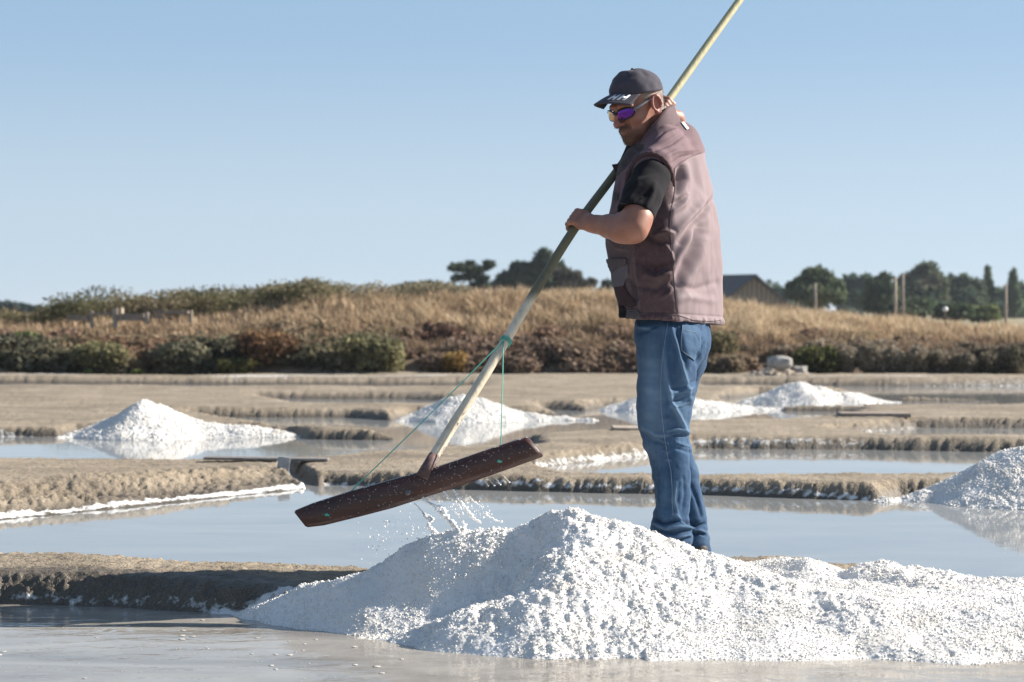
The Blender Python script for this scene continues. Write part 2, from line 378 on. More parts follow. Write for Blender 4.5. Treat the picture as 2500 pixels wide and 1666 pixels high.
# ------------------------------------------------------------------ salt heaps
def ico(sub):
    bm = bmesh.new(); bmesh.ops.create_icosphere(bm, subdivisions=sub, radius=1.0)
    v = np.array([x.co[:] for x in bm.verts]); f = np.array([[q.index for q in p.verts] for p in bm.faces]); bm.free(); return v, f
ICO1, ICO2 = ico(1), ico(2)
def lumps(name, C, R, mat, parent=None, ic=ICO1, jit=.25, squash=1.0, seed=1):
    r = np.random.default_rng(seed); v, f = ic; n = len(C)
    V = v[None] * (1 + jit * r.uniform(-1, 1, (n, len(v), 1)))
    a = r.uniform(0, 6.28, n); ca, sa = np.cos(a)[:, None], np.sin(a)[:, None]
    V = np.stack([V[..., 0] * ca - V[..., 1] * sa, V[..., 0] * sa + V[..., 1] * ca, V[..., 2] * squash], -1)
    V = V * R[:, None, None] + C[:, None]
    Fc = (f[None] + (np.arange(n) * len(v))[:, None, None]).reshape(-1, 3)
    return mesh_obj(name, V.reshape(-1, 3), Fc, mat, parent)
def ridge_h(X, Y, ridge, smooth=.02):     # ridge: (px, py, Y, slope); height falls off with distance at the angle of repose
    r = np.array([[*at(a, b, c), s] for a, b, c, s in ridge]); Z = np.full(X.shape, -1.0)
    for i in range(len(r) - 1):
        a, b = r[i], r[i + 1]; e = b[:2] - a[:2]
        t = np.clip(((X - a[0]) * e[0] + (Y - a[1]) * e[1]) / (e @ e + 1e-12), 0, 1)
        d = np.hypot(X - a[0] - e[0] * t, Y - a[1] - e[1] * t)
        z = a[2] + (b[2] - a[2]) * t - (a[3] + (b[3] - a[3]) * t) * (np.sqrt(d * d + .035 ** 2) - .035)
        hh = np.clip(.5 + .5 * (Z - z) / smooth, 0, 1); Z = Z * hh + z * (1 - hh) + smooth * hh * (1 - hh) * .5
    return Z
def heap(label, ridges, x0, x1, y0, y1, res, cl, grains, seed, groove=None, sm=.02, gsize=(.0016, .0042), dips=(), cover=False):
    nx, ny = int((x1 - x0) / res), int((y1 - y0) / res)
    def hf(X, Y):
        wx = .03 * fbm2(X, Y, 3, 3, seed); wy = .03 * fbm2(X, Y, 3, 3, seed + 5)
        Z = np.full(X.shape, -1.0)
        for rd in ridges:
            z = ridge_h(X + wx, Y + wy, rd, sm); Z = np.maximum(Z, z)
        Z = Z + .030 * fbm2(X, Y, 3.6, 4, seed + 9)
        for (pts, wd, dep) in (groove or []):
            d, k = d_line(X + wx * .7, Y + wy * .7, pts); Z = Z - dep * np.exp(-(d / wd) ** 2)
        m = sstep(-.1, .5, fbm2(X, Y, 2.2, 3, seed + 21))
        for (pts, wd) in dips:
            d, k = d_line(X, Y, pts); m = np.maximum(m, np.exp(-(d / wd) ** 2))
        Z = Z + cl * (m * bumps2(X, Y, .046, seed + 31) * .020 + (.12 + m) * bumps2(X, Y, .025, seed + 33) * .013 + (.38 + .8 * m) * bumps2(X, Y, .0135, seed + 35) * .0055)
        if cover:
            T_, _t = terrain(X, Y); gap = np.exp(-(d_line(X, Y, gapl)[0] / .05) ** 2)
            on = 2.2 * sstep(-.15, .35, X - 1.5 * np.clip(Y - 6.35, 0, 9)) - 1.1 - gap * 1.3 + .5 * fbm2(X, Y, 5, 3, 99)
            rampz = np.clip(.30 * (Y - 5.93 - .02 * fbm2(X, Y, 3, 3, 96)), -.05, .125) * sstep(.15, .5, X) - 3 * np.clip(.4 - X, 0, 1) - .5 * np.clip(Y - 6.5, 0, 1)
            Z = np.maximum(Z, rampz + .012 * fbm2(X, Y, 6, 3, 95))
            Z = np.maximum(Z, np.where(_t > -.25, T_ + .030 * np.clip(on, -1, 1) + .010 * fbm2(X, Y, 4, 3, 98) + .006 * bumps2(X, Y, .018, 97), -1))
        return Z
    X, Y = np.meshgrid(np.linspace(x0, x1, nx), np.linspace(y0, y1, ny)); Z = hf(X, Y)
    V = np.stack([X, Y, Z], -1).reshape(-1, 3)
    V, Fc, _, _ = cull(V, grid_faces(ny, nx), (Z > -.01).ravel())
    c = ((x0 + x1) / 2, (y0 + y1) / 2, 0)
    o = empty('salt_heap', c); tag(o, label, 'salt heap', 'heaps of salt raked up beside the pans')
    place(mesh_obj('salt_mound', V, Fc, M_SALT), o, c)
    if grains:
        r = np.random.default_rng(seed); gx, gy = r.uniform(x0, x1, grains * 4), r.uniform(y0, y1, grains * 4)
        gz = hf(gx, gy); R = gsize[0] + (gsize[1] - gsize[0]) * r.random(len(gx)) ** 2.6
        k = (gz > .0) & (fbm2(gx, gy, 6, 3, seed + 60) + r.random(len(gx)) * 1.3 > .3)
        gx, gy, gz, R = gx[k][:grains], gy[k][:grains], gz[k][:grains], R[k][:grains]
        g_ = lumps('salt_grains', np.stack([gx, gy, gz + R * .15], -1), R, M_SALT, None, ICO1, .30, 1, seed); g_['kind'] = 'stuff'
        place(g_, o, c)
    return o, hf
fore = [
 [(540, 1503, 6.86, .5), (580, 1493, 6.84, .6), (640, 1468, 6.8, .68), (750, 1434, 6.74, .72), (850, 1412, 6.70, .74), (940, 1394, 6.68, .76), (1000, 1354, 6.67, .78), (1060, 1322, 6.66, .8), (1130, 1301, 6.66, .8), (1230, 1281, 6.66, .76), (1310, 1264, 6.65, .70), (1365, 1247, 6.65, .64), (1400, 1246, 6.65, .62),
  (1450, 1268, 6.64, .6), (1500, 1282, 6.62, .58), (1570, 1302, 6.6, .56), (1640, 1328, 6.58, .54), (1720, 1352, 6.56, .5), (1800, 1376, 6.52, .48), (1900, 1408, 6.46, .42), (2000, 1438, 6.4, .38), (2150, 1462, 6.32, .34), (2350, 1475, 6.3, .32), (2700, 1490, 6.25, .3), (3000, 1510, 6.2, .3)],
 [(1390, 1250, 6.62, .62), (1360, 1310, 6.50, .62), (1345, 1370, 6.40, .62), (1340, 1440, 6.28, .62)],
 [(860, 1548, 6.42, .35), (940, 1536, 6.38, .42), (1020, 1526, 6.34, .5), (1090, 1500, 6.30, .58), (1160, 1475, 6.27, .62), (1250, 1455, 6.26, .62), (1320, 1442, 6.25, .62), (1420, 1490, 6.20, .55), (1560, 1520, 6.16, .5), (1700, 1540, 6.14, .45)],
 [(1780, 1372, 7.1, .4), (1812, 1370, 7.1, .4), (1903, 1364, 7.1, .4), (1968, 1366, 7.0, .4), (2076, 1393, 6.95, .4), (2105, 1382, 6.9, .4), (2140, 1381, 6.9, .4), (2192, 1400, 6.8, .36), (2264, 1416, 6.7, .33), (2336, 1440, 6.6, .3), (2500, 1460, 6.45, .3), (2750, 1490, 6.3, .3), (3000, 1510, 6.2, .3)],
]
gapl = [gp(x, y, .1) for x, y in ((1860, 1384), (1930, 1392), (2020, 1396))]
def xy(x, y, Y): return at(x, y, Y)[:2]
clump = [([xy(1300, 1255, 6.62), xy(1390, 1240, 6.6), xy(1480, 1280, 6.55)], .10), ([xy(1390, 1250, 6.6), xy(1345, 1370, 6.4), xy(1340, 1440, 6.25)], .07),
         ([xy(1040, 1540, 6.25), xy(1160, 1480, 6.2), xy(1300, 1450, 6.2), xy(1450, 1500, 6.12), xy(1600, 1540, 6.1)], .14), ([xy(1000, 1370, 6.68), xy(1200, 1290, 6.64)], .05)]
cv = [gp(x, y, z) for x, y, z in ((2340, 1480, .12), (2295, 1505, .10), (2265, 1530, .08), (2272, 1560, .05), (2290, 1590, .02))]
HEAP1, hf1 = heap('largest heap of coarse white salt in the foreground, below the dripping rake board', fore, -1.15, 2.35, 5.82, 7.5, .0052, 0.46, 62000, 5,
     groove=[(cv, .022, .055), ([xy(1285, 1330, 6.5), xy(1235, 1380, 6.42), xy(1120, 1420, 6.42), xy(1000, 1440, 6.45)], .12, .062)], cover=True, dips=clump)
def simple_ridge(lst, Y, s): return [[(x, y, Y + d, s) for x, y, d in lst]]
R2 = simple_ridge([(150, 1066, -.2), (220, 1044, 0), (270, 1016, 0), (330, 992, 0), (352, 980, 0), (395, 989, 0), (420, 1003, 0), (480, 1024, 0), (520, 1031, 0), (600, 1040, 0), (700, 1058, -.05), (745, 1068, -.12)], 16.55, .56)
R2.append([(260, 1058, 16.5, .5), (330, 1040, 16.5, .5), (370, 1042, 16.48, .5), (410, 1062, 16.4, .5)])
heap('medium heap of white salt mirrored in the pan, leftmost of all the heaps', R2, -4.0, -1.6, 15.6, 17.8, .013, 0.55, 9000, 15, sm=.03, gsize=(.004, .010))
R3 = simple_ridge([(975, 1027, -.2), (1010, 1012, 0), (1060, 988, 0), (1100, 971, 0), (1130, 966, 0), (1180, 972, 0), (1215, 984, 0), (1250, 1001, 0), (1300, 1008, 0), (1380, 1018, 0), (1440, 1027, -.1)], 18.98, .56)
heap('rounded heap of white salt behind the pole and the hanging string', R3, -1.4, 1.0, 18.4, 20.0, .014, 0.45, 7000, 25, sm=.04, gsize=(.004, .010))
R4 = simple_ridge([(1445, 1006, -.1), (1500, 985, 0), (1560, 970, 0), (1600, 964, 0), (1680, 968, 0), (1730, 978, 0), (1790, 985, .1), (1850, 995, .1), (1920, 1005, .1)], 20.75, .52)
heap('low spread heap of white salt partly hidden behind the legs of the man', R4, .5, 3.1, 20.1, 21.8, .016, 0.45, 5000, 35, sm=.04, gsize=(.004, .010))
R5 = simple_ridge([(1820, 980, -.1), (1870, 967, 0), (1930, 940, 0), (1958, 936, 0), (2000, 946, 0), (2060, 960, 0), (2120, 968, .1), (2190, 984, .1)], 22.5, .5)
heap('farthest small heap of white salt, with a blue shaded left side, before the rubble', R5, 2.4, 4.7, 21.7, 23.3, .016, 0.45, 5000, 45, sm=.04, gsize=(.004, .010))
R6 = simple_ridge([(2168, 1221, -.13), (2260, 1192, -.06), (2340, 1160, -.03), (2400, 1134, 0), (2450, 1108, 0), (2500, 1092, 0), (2560, 1080, 0), (2620, 1086, 0), (2750, 1135, 0), (2900, 1190, 0)], 11.0, .52)
heap('heap of white salt cut by the right edge, in blue shade over the pan', R6, 1.95, 3.9, 10.2, 11.75, .009, .45, 16000, 55, sm=.03, gsize=(.003, .007))
# ------------------------------------------------------------------ plants: materials
def col_mat(name, rough=.8, var=.25, scale=30, transl=0.0, bump=0):
    t = NT(name); a = t.attr('Col').outputs['Color']; g = t.geo()
    f = t.maprange(t.noise(scale, 3, .6, g), .3, .7, 1 - var, 1 + var)
    m = t.n('VectorMath', operation='SCALE'); t.l(a, m.inputs[0]); t.l(f, m.inputs['Scale'])
    t.set(Base_Color=m.outputs[0], Roughness=rough)
    t.b.inputs['Specular IOR Level'].default_value = .25
    if transl:
        tr = t.n('BsdfTranslucent'); t.l(m.outputs[0], tr.inputs['Color']); mx = t.n('MixShader'); mx.inputs[0].default_value = transl
        t.l(t.b.outputs[0], mx.inputs[1]); t.l(tr.outputs[0], mx.inputs[2]); t.l(mx.outputs[0], t.o.inputs['Surface'])
    return t.m
M_LEAF = col_mat('foliage', .75, .25, 9, .38)
M_STRAW = col_mat('dry_grass', .8, .2, 5, .3)
M_BARK = flat_mat('bark', (.13, .10, .075), .9, .3, 12)
M_SOIL = flat_mat('bank_soil', (.16, .115, .075), .95, .4, 3)

def leaves(name, lobes, n, size, cols, seed, mat=M_LEAF, parent=None, shell=.55, up=.0, patch=1.2, aspect=.55):
    """leaf-sized faces spread through the lobes of a crown; colours differ leaf by leaf and in patches"""
    r = np.random.default_rng(seed); L = np.array(lobes, float)
    wgt = (L[:, 3] * L[:, 4] * L[:, 5]) ** .66; k = r.choice(len(L), n, p=wgt / wgt.sum())
    d = r.normal(size=(n, 3)); d /= np.linalg.norm(d, axis=1)[:, None]
    rad = shell + (1.06 - shell) * r.random(n) ** .7
    rad *= 1 + .16 * vn3(d[:, 0] * 3 + k, d[:, 1] * 3, d[:, 2] * 3, seed)
    C = L[k, :3] + d * rad[:, None] * L[k, 3:6]
    a = r.normal(size=(n, 3)) + [0, 0, up]; a /= np.linalg.norm(a, axis=1)[:, None]
    b = np.cross(a, r.normal(size=(n, 3))); b /= np.linalg.norm(b, axis=1)[:, None]
    s = size * r.uniform(.5, 1.35, n)[:, None]
    V = np.stack([C - a * s, C + b * s * aspect, C + a * s, C - b * s * aspect], 1).reshape(-1, 3)
    Fc = np.arange(4 * n).reshape(n, 4); cols = np.array(cols)
    t = np.clip(.5 + .55 * vn3(C[:, 0] * patch, C[:, 1] * patch, C[:, 2] * patch * 1.4, seed + 3) + r.normal(0, .17, n), 0, .999) * (len(cols) - 1)
    i = t.astype(int); f = (t - i)[:, None]; c = cols[i] * (1 - f) + cols[np.minimum(i + 1, len(cols) - 1)] * f
    c = c * r.uniform(.75, 1.25, (n, 1))
    return mesh_obj(name, V, Fc, mat, parent, smooth=False, attrs={'Col': np.repeat(c, 4, 0)})
DARKG = [(.03, .05, .028), (.055, .08, .04), (.09, .105, .05)]
OLIVE = [(.095, .09, .05), (.18, .17, .085), (.29, .265, .14)]
FRESH = [(.07, .11, .035), (.13, .17, .05), (.19, .22, .08)]
RUST = [(.12, .065, .04), (.20, .115, .06), (.28, .18, .09)]
GREYB = [(.15, .125, .10), (.24, .20, .16), (.33, .28, .22)]
STRAW = [(.26, .17, .09), (.42, .29, .16), (.52, .39, .23)]
MAUVE = [(.14, .10, .08), (.21, .155, .12), (.28, .21, .15)]

# ------------------------------------------------------------------ the bank behind the pans
bx = np.array([-30, -14, -7.7, -6, -3, 0, 2, 3.5, 5.2, 7.7, 14, 30]); bz = np.array([.6, .7, .74, .86, 1.12, 1.16, 1.12, .97, .77, .53, .45, .45])
def bank(X, Y):
    cz = np.interp(X * 34 / np.maximum(Y, 30), bx, bz)
    yb = 30.5 + .35 * fbm2(X, Y * 0, .35, 3, 70)
    t = (Y - yb)
    z = .06 + .26 * sstep(0, .6, t) + (cz - .32) * sstep(.3, 4.2, t) - (cz - .5) * sstep(6, 11, t)
    return z + .05 * fbm2(X, Y, .9, 4, 71) * sstep(0, 1.5, t)
gx, gy = np.meshgrid(np.linspace(-28, 28, 420), np.concatenate([np.linspace(29.9, 33, 60), np.linspace(33.1, 48, 70)]))
gz = bank(gx, gy); gz = np.where(gy < 30.0, -.05, gz)
tag(mesh_obj('grassy_bank', np.stack([gx, gy, gz], -1).reshape(-1, 3), grid_faces(*gx.shape), M_SOIL), kind='structure')
t = NT('meadow'); g = t.geo(); t.set(Base_Color=t.ramp(t.noise(.15, 5, .6, g), [(.35, (.14, .13, .06)), (.65, (.30, .23, .13))]), Roughness=.95)
sheet('meadow', -2500, 2500, 44, 3500, .48, t.m)

# dry grass on the bank
def blades(name, X, Y, Z, h, wd, cols, seed, patch=.8, lean=.3, tone=None):
    r = np.random.default_rng(seed); n = len(X); a = r.uniform(0, 6.28, n)
    ln = r.normal(0, lean, (n, 2)) * h[:, None] + np.array([-.10, -.04]) * h[:, None]
    B = np.stack([X, Y, Z], -1); dx = np.stack([np.cos(a), np.sin(a), 0 * a], -1) * wd * r.uniform(.6, 1.4, n)[:, None]
    M = B + np.stack([ln[:, 0] * .35, ln[:, 1] * .35, h * .6], -1); T = B + np.stack([ln[:, 0], ln[:, 1], h], -1)
    V = np.stack([B - dx, B + dx, M + dx * .9, M - dx * .9, T], 1).reshape(-1, 3)
    q = np.arange(n)[:, None] * 5; Fc = np.concatenate([q + [0, 1, 2], q + [0, 2, 3], q + [3, 2, 4]])
    cols = np.array(cols); t = np.clip((.5 + .6 * fbm2(X, Y, patch, 3, seed + 5) if tone is None else tone) + r.normal(0, .13, n), 0, .999) * (len(cols) - 1)
    i = t.astype(int); f = (t - i)[:, None]; c = (cols[i] * (1 - f) + cols[np.minimum(i + 1, len(cols) - 1)] * f) * r.uniform(.8, 1.2, (n, 1))
    o = mesh_obj(name, V, Fc, M_STRAW, smooth=False, attrs={'Col': np.repeat(c, 5, 0)}); return tag(o, kind='stuff')
n = 150000; r = np.random.default_rng(3)
X = r.uniform(-13, 13, n); Y = 31.0 + 6.5 * r.random(n) ** 1.15
clump = fbm2(X, Y, 2.2, 3, 80); big = fbm2(X, Y, .5, 3, 81)
keep = (clump + .5 * big + r.random(n) * .9 > .25) | (Y > 33.0) & (r.random(n) < .8)
keep &= ~((X < -2.0 - .25 * (34 - Y)) & (Y > 33.4) & (r.random(n) < .55))
X, Y, clump, big = X[keep], Y[keep], clump[keep], big[keep]
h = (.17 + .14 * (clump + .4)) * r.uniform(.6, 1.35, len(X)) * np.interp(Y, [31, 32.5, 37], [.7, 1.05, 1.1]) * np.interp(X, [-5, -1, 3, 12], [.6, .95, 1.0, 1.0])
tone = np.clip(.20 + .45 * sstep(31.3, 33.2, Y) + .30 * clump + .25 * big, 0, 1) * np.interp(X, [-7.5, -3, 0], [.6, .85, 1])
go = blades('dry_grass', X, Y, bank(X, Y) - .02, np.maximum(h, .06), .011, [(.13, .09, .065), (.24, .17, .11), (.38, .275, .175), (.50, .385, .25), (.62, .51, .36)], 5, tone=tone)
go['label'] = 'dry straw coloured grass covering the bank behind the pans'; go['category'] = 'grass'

# low scrub belt at the foot of the bank: one tangled mass, with the shrubs that stand out of it built one by one
r = np.random.default_rng(9); lob = []; lcol = []
def belt(name, label, xs, ys, n, rr, size, cols, seed, zoff=.5, per=330):
    r = np.random.default_rng(seed); L = []
    for i in range(n):
        x, y = r.uniform(*xs), r.uniform(*ys); q = r.uniform(*rr)
        q *= 1.0 if zoff < .6 else np.interp(x, [-10.5, -8.6, -7.6, -5, -1], [.35, .45, .85, .72, .62]); L.append((x, y, float(bank(np.array([x]), np.array([y]))[0]) + q * zoff * .5, q * 1.25, q, q * .8))
    o = leaves(name, L, n * per, size, cols, seed, patch=.9); tag(o, label, 'undergrowth', kind='stuff'); return o
belt('scrub', 'tangled dark green and russet scrub along the left foot of the bank', (-8.6, -1.9), (30.6, 31.5), 95, (.16, .34), .055, [(.07, .065, .045), (.13, .125, .08), (.22, .19, .115), (.25, .155, .10)], 20)
belt('scrub', 'brown and mauve dry scrub along the middle foot of the bank', (-2.4, 3.6), (30.6, 31.6), 90, (.13, .28), .05, [(.09, .075, .06), (.19, .125, .09), (.28, .205, .155), (.17, .13, .08), (.34, .25, .16)], 21)
belt('scrub', 'grey brown scrub along the right foot of the bank', (3.4, 10.5), (30.6, 31.5), 70, (.13, .24), .045, [(.11, .095, .07), (.21, .165, .12), (.31, .25, .185)], 22)
belt('scrub', 'russet and rose coloured scrub halfway up the bank', (-8.6, 9.5), (31.5, 32.6), 110, (.12, .26), .05, [(.13, .08, .06), (.23, .14, .10), (.33, .235, .17), (.20, .17, .09), (.38, .28, .19)], 23)
belt('scrub', 'tall green and mauve scrub covering the top of the bank on the left', (-10.5, -3.2), (34.6, 40.0), 230, (.3, .68), .032, [(.06, .06, .032), (.12, .115, .055), (.19, .165, .09), (.24, .18, .12)], 24, .75, 480)
belt('scrub', 'dry mauve and olive scrub on the crest left of the pines', (-5.2, -.9), (35.0, 40), 130, (.25, .6), .034, [(.14, .12, .085), (.23, .185, .14), (.21, .195, .11), (.32, .25, .18)], 25, .7, 420)

def shrub(px, py, Y, wpx, hpx, cols, label, n=900, size=.04, seed=1, name='shrub', group=None, cat='shrub'):
    """px, py: middle of the foot as seen; wpx, hpx: its size in the photograph"""
    s = Y / F; c = at(px, py, Y); W, Hh = wpx * s / 2, hpx * s; r = np.random.default_rng(seed)
    c[2] = min(c[2], float(bank(np.array([c[0]]), np.array([Y]))[0]) + .02)
    o = empty(name, c); tag(o, label, cat, group); lob = [(0, 0, Hh * .45, W * .75, W * .6, Hh * .5)]
    for i in range(7):
        a = r.uniform(0, 6.28); lob.append((W * .5 * math.cos(a), W * .4 * math.sin(a), Hh * r.uniform(.3, .7), W * r.uniform(.32, .5), W * r.uniform(.3, .45), Hh * r.uniform(.25, .36)))
    leaves('foliage', lob, n, size, cols, seed, parent=o, patch=2.5)
    m = MB()
    for i in range(4):
        a = r.uniform(0, 6.28); m.tube([(0, 0, -.05), (W * .2 * math.cos(a), W * .2 * math.sin(a), Hh * .3), (W * .45 * math.cos(a), W * .4 * math.sin(a), Hh * .62)], [.012, .009, .004], 5)
    m.build('stem', M_BARK, o); return o
shrub(905, 912, 30.5, 195, 100, OLIVE, 'large rounded olive bush at the foot of the bank, left of the pole', 2600, .045, 31)
shrub(575, 912, 30.35, 120, 40, [(.09, .09, .035), (.17, .155, .05), (.24, .2, .07)], 'low yellow green bush at the water side foot of the left scrub', 900, .035, 32)
shrub(217, 910, 30.2, 30, 13, FRESH, 'left one of two tiny bright green tufts before the dark scrub', 150, .03, 33, 'green_tuft', cat='plant')
shrub(334, 910, 30.2, 32, 12, FRESH, 'right one of two tiny bright green tufts before the dark scrub', 150, .03, 34, 'green_tuft', cat='plant')
shrub(60, 815, 31.9, 110, 45, FRESH, 'pale green bush on the left end of the bank', 900, .04, 35)
shrub(250, 895, 30.5, 170, 85, OLIVE, 'olive bush low on the left of the bank below the fence', 1800, .045, 36)
shrub(440, 880, 30.6, 150, 85, [(.08, .08, .055), (.16, .155, .10), (.25, .23, .15)], 'grey green bush low on the bank left of the russet patch', 1600, .045, 361)
shrub(660, 870, 30.7, 190, 90, RUST, 'russet brown bush at the bank foot between two olive ones', 1800, .045, 37)
shrub(1110, 900, 30.5, 70, 60, [(.16, .10, .03), (.25, .16, .05), (.33, .22, .08)], 'small orange yellow bush behind the leaning pole foot', 600, .04, 38)
shrub(1775, 928, 30.5, 130, 70, [(.10, .08, .055), (.18, .14, .095), (.26, .205, .14)], 'dark brown bush left of the rubble mound', 1500, .04, 39)
shrub(1740, 880, 31.0, 160, 85, [(.10, .09, .05), (.17, .15, .08), (.22, .19, .11)], 'olive brown bush just right of the jeans of the man', 1500, .04, 40)
shrub(1990, 922, 30.4, 140, 80, [(.06, .07, .03), (.12, .125, .05), (.19, .18, .075)], 'dome shaped green bush right of the pale rock', 2200, .04, 41)
GR = [(2060, 918, 90, 80, 'tallest grey bush, next right of the green dome bush'), (2128, 920, 84, 92, 'grey bush second to the right of the green dome bush'), (2182, 918, 66, 74, 'narrow grey bush in the middle of the row of rounded bushes'),
      (2236, 922, 82, 80, 'grey rounded bush standing forward at the end of the pale plank of mud'), (2296, 918, 74, 66, 'grey bush beneath the dark red hollow of the bank'), (2352, 916, 78, 58, 'low grey bush, third from the right edge'),
      (2415, 915, 76, 60, 'dark grey bush, second from the right edge'), (2480, 912, 80, 70, 'greenish grey bush cut by the right edge')]
for i, (px, py, wd, hh_, lb) in enumerate(GR):
    shrub(px, py, 30.4, wd, hh_, [(.13, .115, .085), (.24, .205, .15), (.36, .31, .24)] if i not in (6, 7) else [(.05, .05, .03), (.10, .09, .06), (.2, .17, .12)], lb, 1300, .032, 50 + i, group='rounded bushes at the right foot of the bank')
shrub(606, 712, 38, 80, 50, FRESH, 'light green round topped shrub rising above the left scrub', 900, .06, 61)
shrub(700, 735, 37, 110, 66, MAUVE, 'brownish mauve shrub right of the light green one on the crest', 1100, .06, 62)
shrub(880, 715, 38, 60, 40, FRESH, 'small green shrub on the crest halfway to the pines', 500, .06, 63)
shrub(215, 735, 37, 160, 50, DARKG + [(.1, .12, .05)], 'dark green shrub at the left end of the crest', 1500, .06, 64)
shrub(330, 722, 37.5, 130, 36, [(.04, .055, .025), (.08, .09, .04), (.13, .13, .06)], 'dark shrub with a ragged top behind the wooden fence', 1100, .06, 65)

# ------------------------------------------------------------------ trees beyond the bank
def tree(px, ptop, pbase, Y, wpx, lobes, cols, label, n=2600, size=.22, seed=1, trunk=True, name='tree', cat='tree', shell=.45, group='trees beyond the bank'):
    """lobes in photograph pixels relative to (px, pbase): (dx, dy up, half width, half height)"""
    s = Y / F; b = at(px, pbase, Y); b[2] = .45; o = empty(name, b); tag(o, label, cat, group)
    zb = at(px, pbase, Y)[2] - .45; L = []
    for (dx, dy, rx, rz) in lobes: L.append((dx * s, (hash((dx, dy)) % 7 - 3) * .1 * rx * s, zb + dy * s, rx * s, rx * s * .8, rz * s))
    leaves('crown', L, n, size, cols, seed, parent=o, shell=shell, patch=.8, aspect=.45)
    m = MB(); top = max(l[2] for l in L); w0 = max(.06, wpx * s * .025)
    m.tube([(0, 0, -.3), (.03 * top, 0, top * .35), (0, 0, top * .75)], [w0 * 1.3, w0, w0 * .5], 7)
    for l in L[:8]: m.tube([(0, 0, max(.2, l[2] * .4)), (l[0] * .55, l[1] * .5, l[2] * .75), (l[0] * .9, l[1], l[2])], [w0 * .55, w0 * .35, w0 * .12], 5)
    m.build('trunk', M_BARK, o); return o
PINE = [(.04, .065, .048), (.065, .095, .062), (.10, .125, .075)]
tree(1150, 639, 720, 110, 110, [(-30, 66, 28, 10), (10, 62, 30, 9), (44, 74, 16, 10), (-8, 44, 24, 8), (26, 40, 20, 9), (-38, 40, 10, 8), (20, 22, 26, 12), (0, 78, 12, 5)], [(.03, .05, .03), (.05, .075, .045), (.08, .10, .06)], 'flat topped open cypress, left of the biggest dark pine', 2000, .17, 71)
tree(1290, 608, 722, 115, 165, [(40, 86, 26, 26), (62, 66, 26, 20), (18, 60, 30, 22), (-20, 66, 26, 16), (-45, 38, 34, 22), (-72, 22, 22, 16), (8, 30, 46, 26), (60, 30, 40, 26), (36, 104, 13, 11), (-84, 12, 14, 10)], PINE, 'biggest dark pine, its tall crown just left of the pole', 5200, .19, 72)
tree(1400, 650, 722, 112, 100, [(-25, 50, 24, 20), (2, 44, 22, 18), (28, 26, 26, 14), (46, 34, 12, 11), (-8, 22, 40, 14)], [(.10, .08, .065), (.07, .075, .05), (.14, .115, .09), (.03, .045, .03)], 'thin brownish bare branched tree between the pole and the vest', 1500, .15, 73, shell=.3)
tree(1484, 682, 725, 118, 30, [(0, 30, 15, 12), (-6, 16, 16, 10)], PINE, 'small dark tree tucked against the front of the vest', 500, .18, 74)
tree(1050, 690, 728, 130, 110, [(-50, 26, 40, 11), (0, 30, 40, 11), (45, 24, 26, 10), (-10, 12, 80, 10)], [(.04, .06, .035), (.07, .085, .045), (.10, .105, .06)], 'low green tree clump on the skyline left of the flat topped cypress', 1600, .2, 75)
tree(40, 734, 785, 160, 120, [(-30, 36, 34, 14), (10, 30, 34, 14), (40, 24, 26, 12), (0, 12, 70, 14)], [(.025, .045, .04), (.035, .06, .05), (.05, .075, .055)], 'far dark tree clump at the left edge of the picture', 1800, .25, 76)
tree(1990, 651, 745, 100, 150, [(-8, 72, 24, 20), (20, 60, 26, 26), (-34, 52, 24, 18), (-52, 30, 20, 18), (44, 40, 26, 26), (0, 28, 60, 26), (-62, 46, 10, 8), (10, 88, 11, 8), (58, 22, 20, 18)], [(0.052, 0.084, 0.052), (0.099, 0.130, 0.071), (0.161, 0.184, 0.091)], 'shaggy dark tree right of the shed', 3600, .17, 77)
tree(2105, 664, 752, 150, 90, [(-25, 60, 24, 24), (10, 58, 24, 24), (36, 48, 18, 20), (0, 30, 50, 28)], [(0.052, 0.091, 0.071), (0.076, 0.122, 0.084), (0.099, 0.145, 0.091)], 'blue green hedge tree between the shaggy tree and the two poles', 1800, .26, 78)
tree(2150, 664, 762, 105, 80, [(-12, 60, 26, 26), (16, 50, 26, 28), (-2, 26, 46, 30), (10, 82, 18, 14)], [(0.052, 0.084, 0.052), (0.091, 0.122, 0.071), (0.138, 0.161, 0.084)], 'dark spreading tree behind the two poles', 2200, .18, 79)
tree(2255, 641, 762, 140, 150, [(8, 90, 36, 30), (-36, 70, 30, 24), (30, 66, 30, 30), (-10, 46, 50, 30), (34, 30, 34, 26), (4, 108, 20, 12)], [(0.052, 0.084, 0.060), (0.084, 0.122, 0.076), (0.145, 0.153, 0.099), (0.200, 0.192, 0.145)], 'tallest round crowned tree on the right skyline', 3400, .25, 80)
tree(2350, 664, 770, 145, 110, [(-24, 74, 24, 22), (6, 80, 22, 18), (34, 62, 24, 26), (0, 40, 52, 32)], [(0.049, 0.084, 0.060), (0.076, 0.115, 0.076), (0.122, 0.145, 0.084)], 'round tree between the tallest crown and the slim poplars', 2200, .25, 81)
tree(2412, 650, 775, 150, 36, [(0, 96, 9, 28), (2, 64, 14, 28), (0, 34, 17, 26), (-1, 116, 5, 12)], [(0.052, 0.091, 0.056), (0.084, 0.130, 0.068), (0.115, 0.161, 0.084)], 'left slim pointed poplar on the right skyline', 1200, .22, 82)
tree(2475, 655, 775, 150, 40, [(0, 92, 10, 26), (-3, 62, 16, 28), (2, 34, 20, 26), (1, 112, 5, 10)], [(0.052, 0.091, 0.056), (0.084, 0.130, 0.068), (0.115, 0.161, 0.084)], 'right slim pointed poplar near the right edge', 1200, .22, 83)
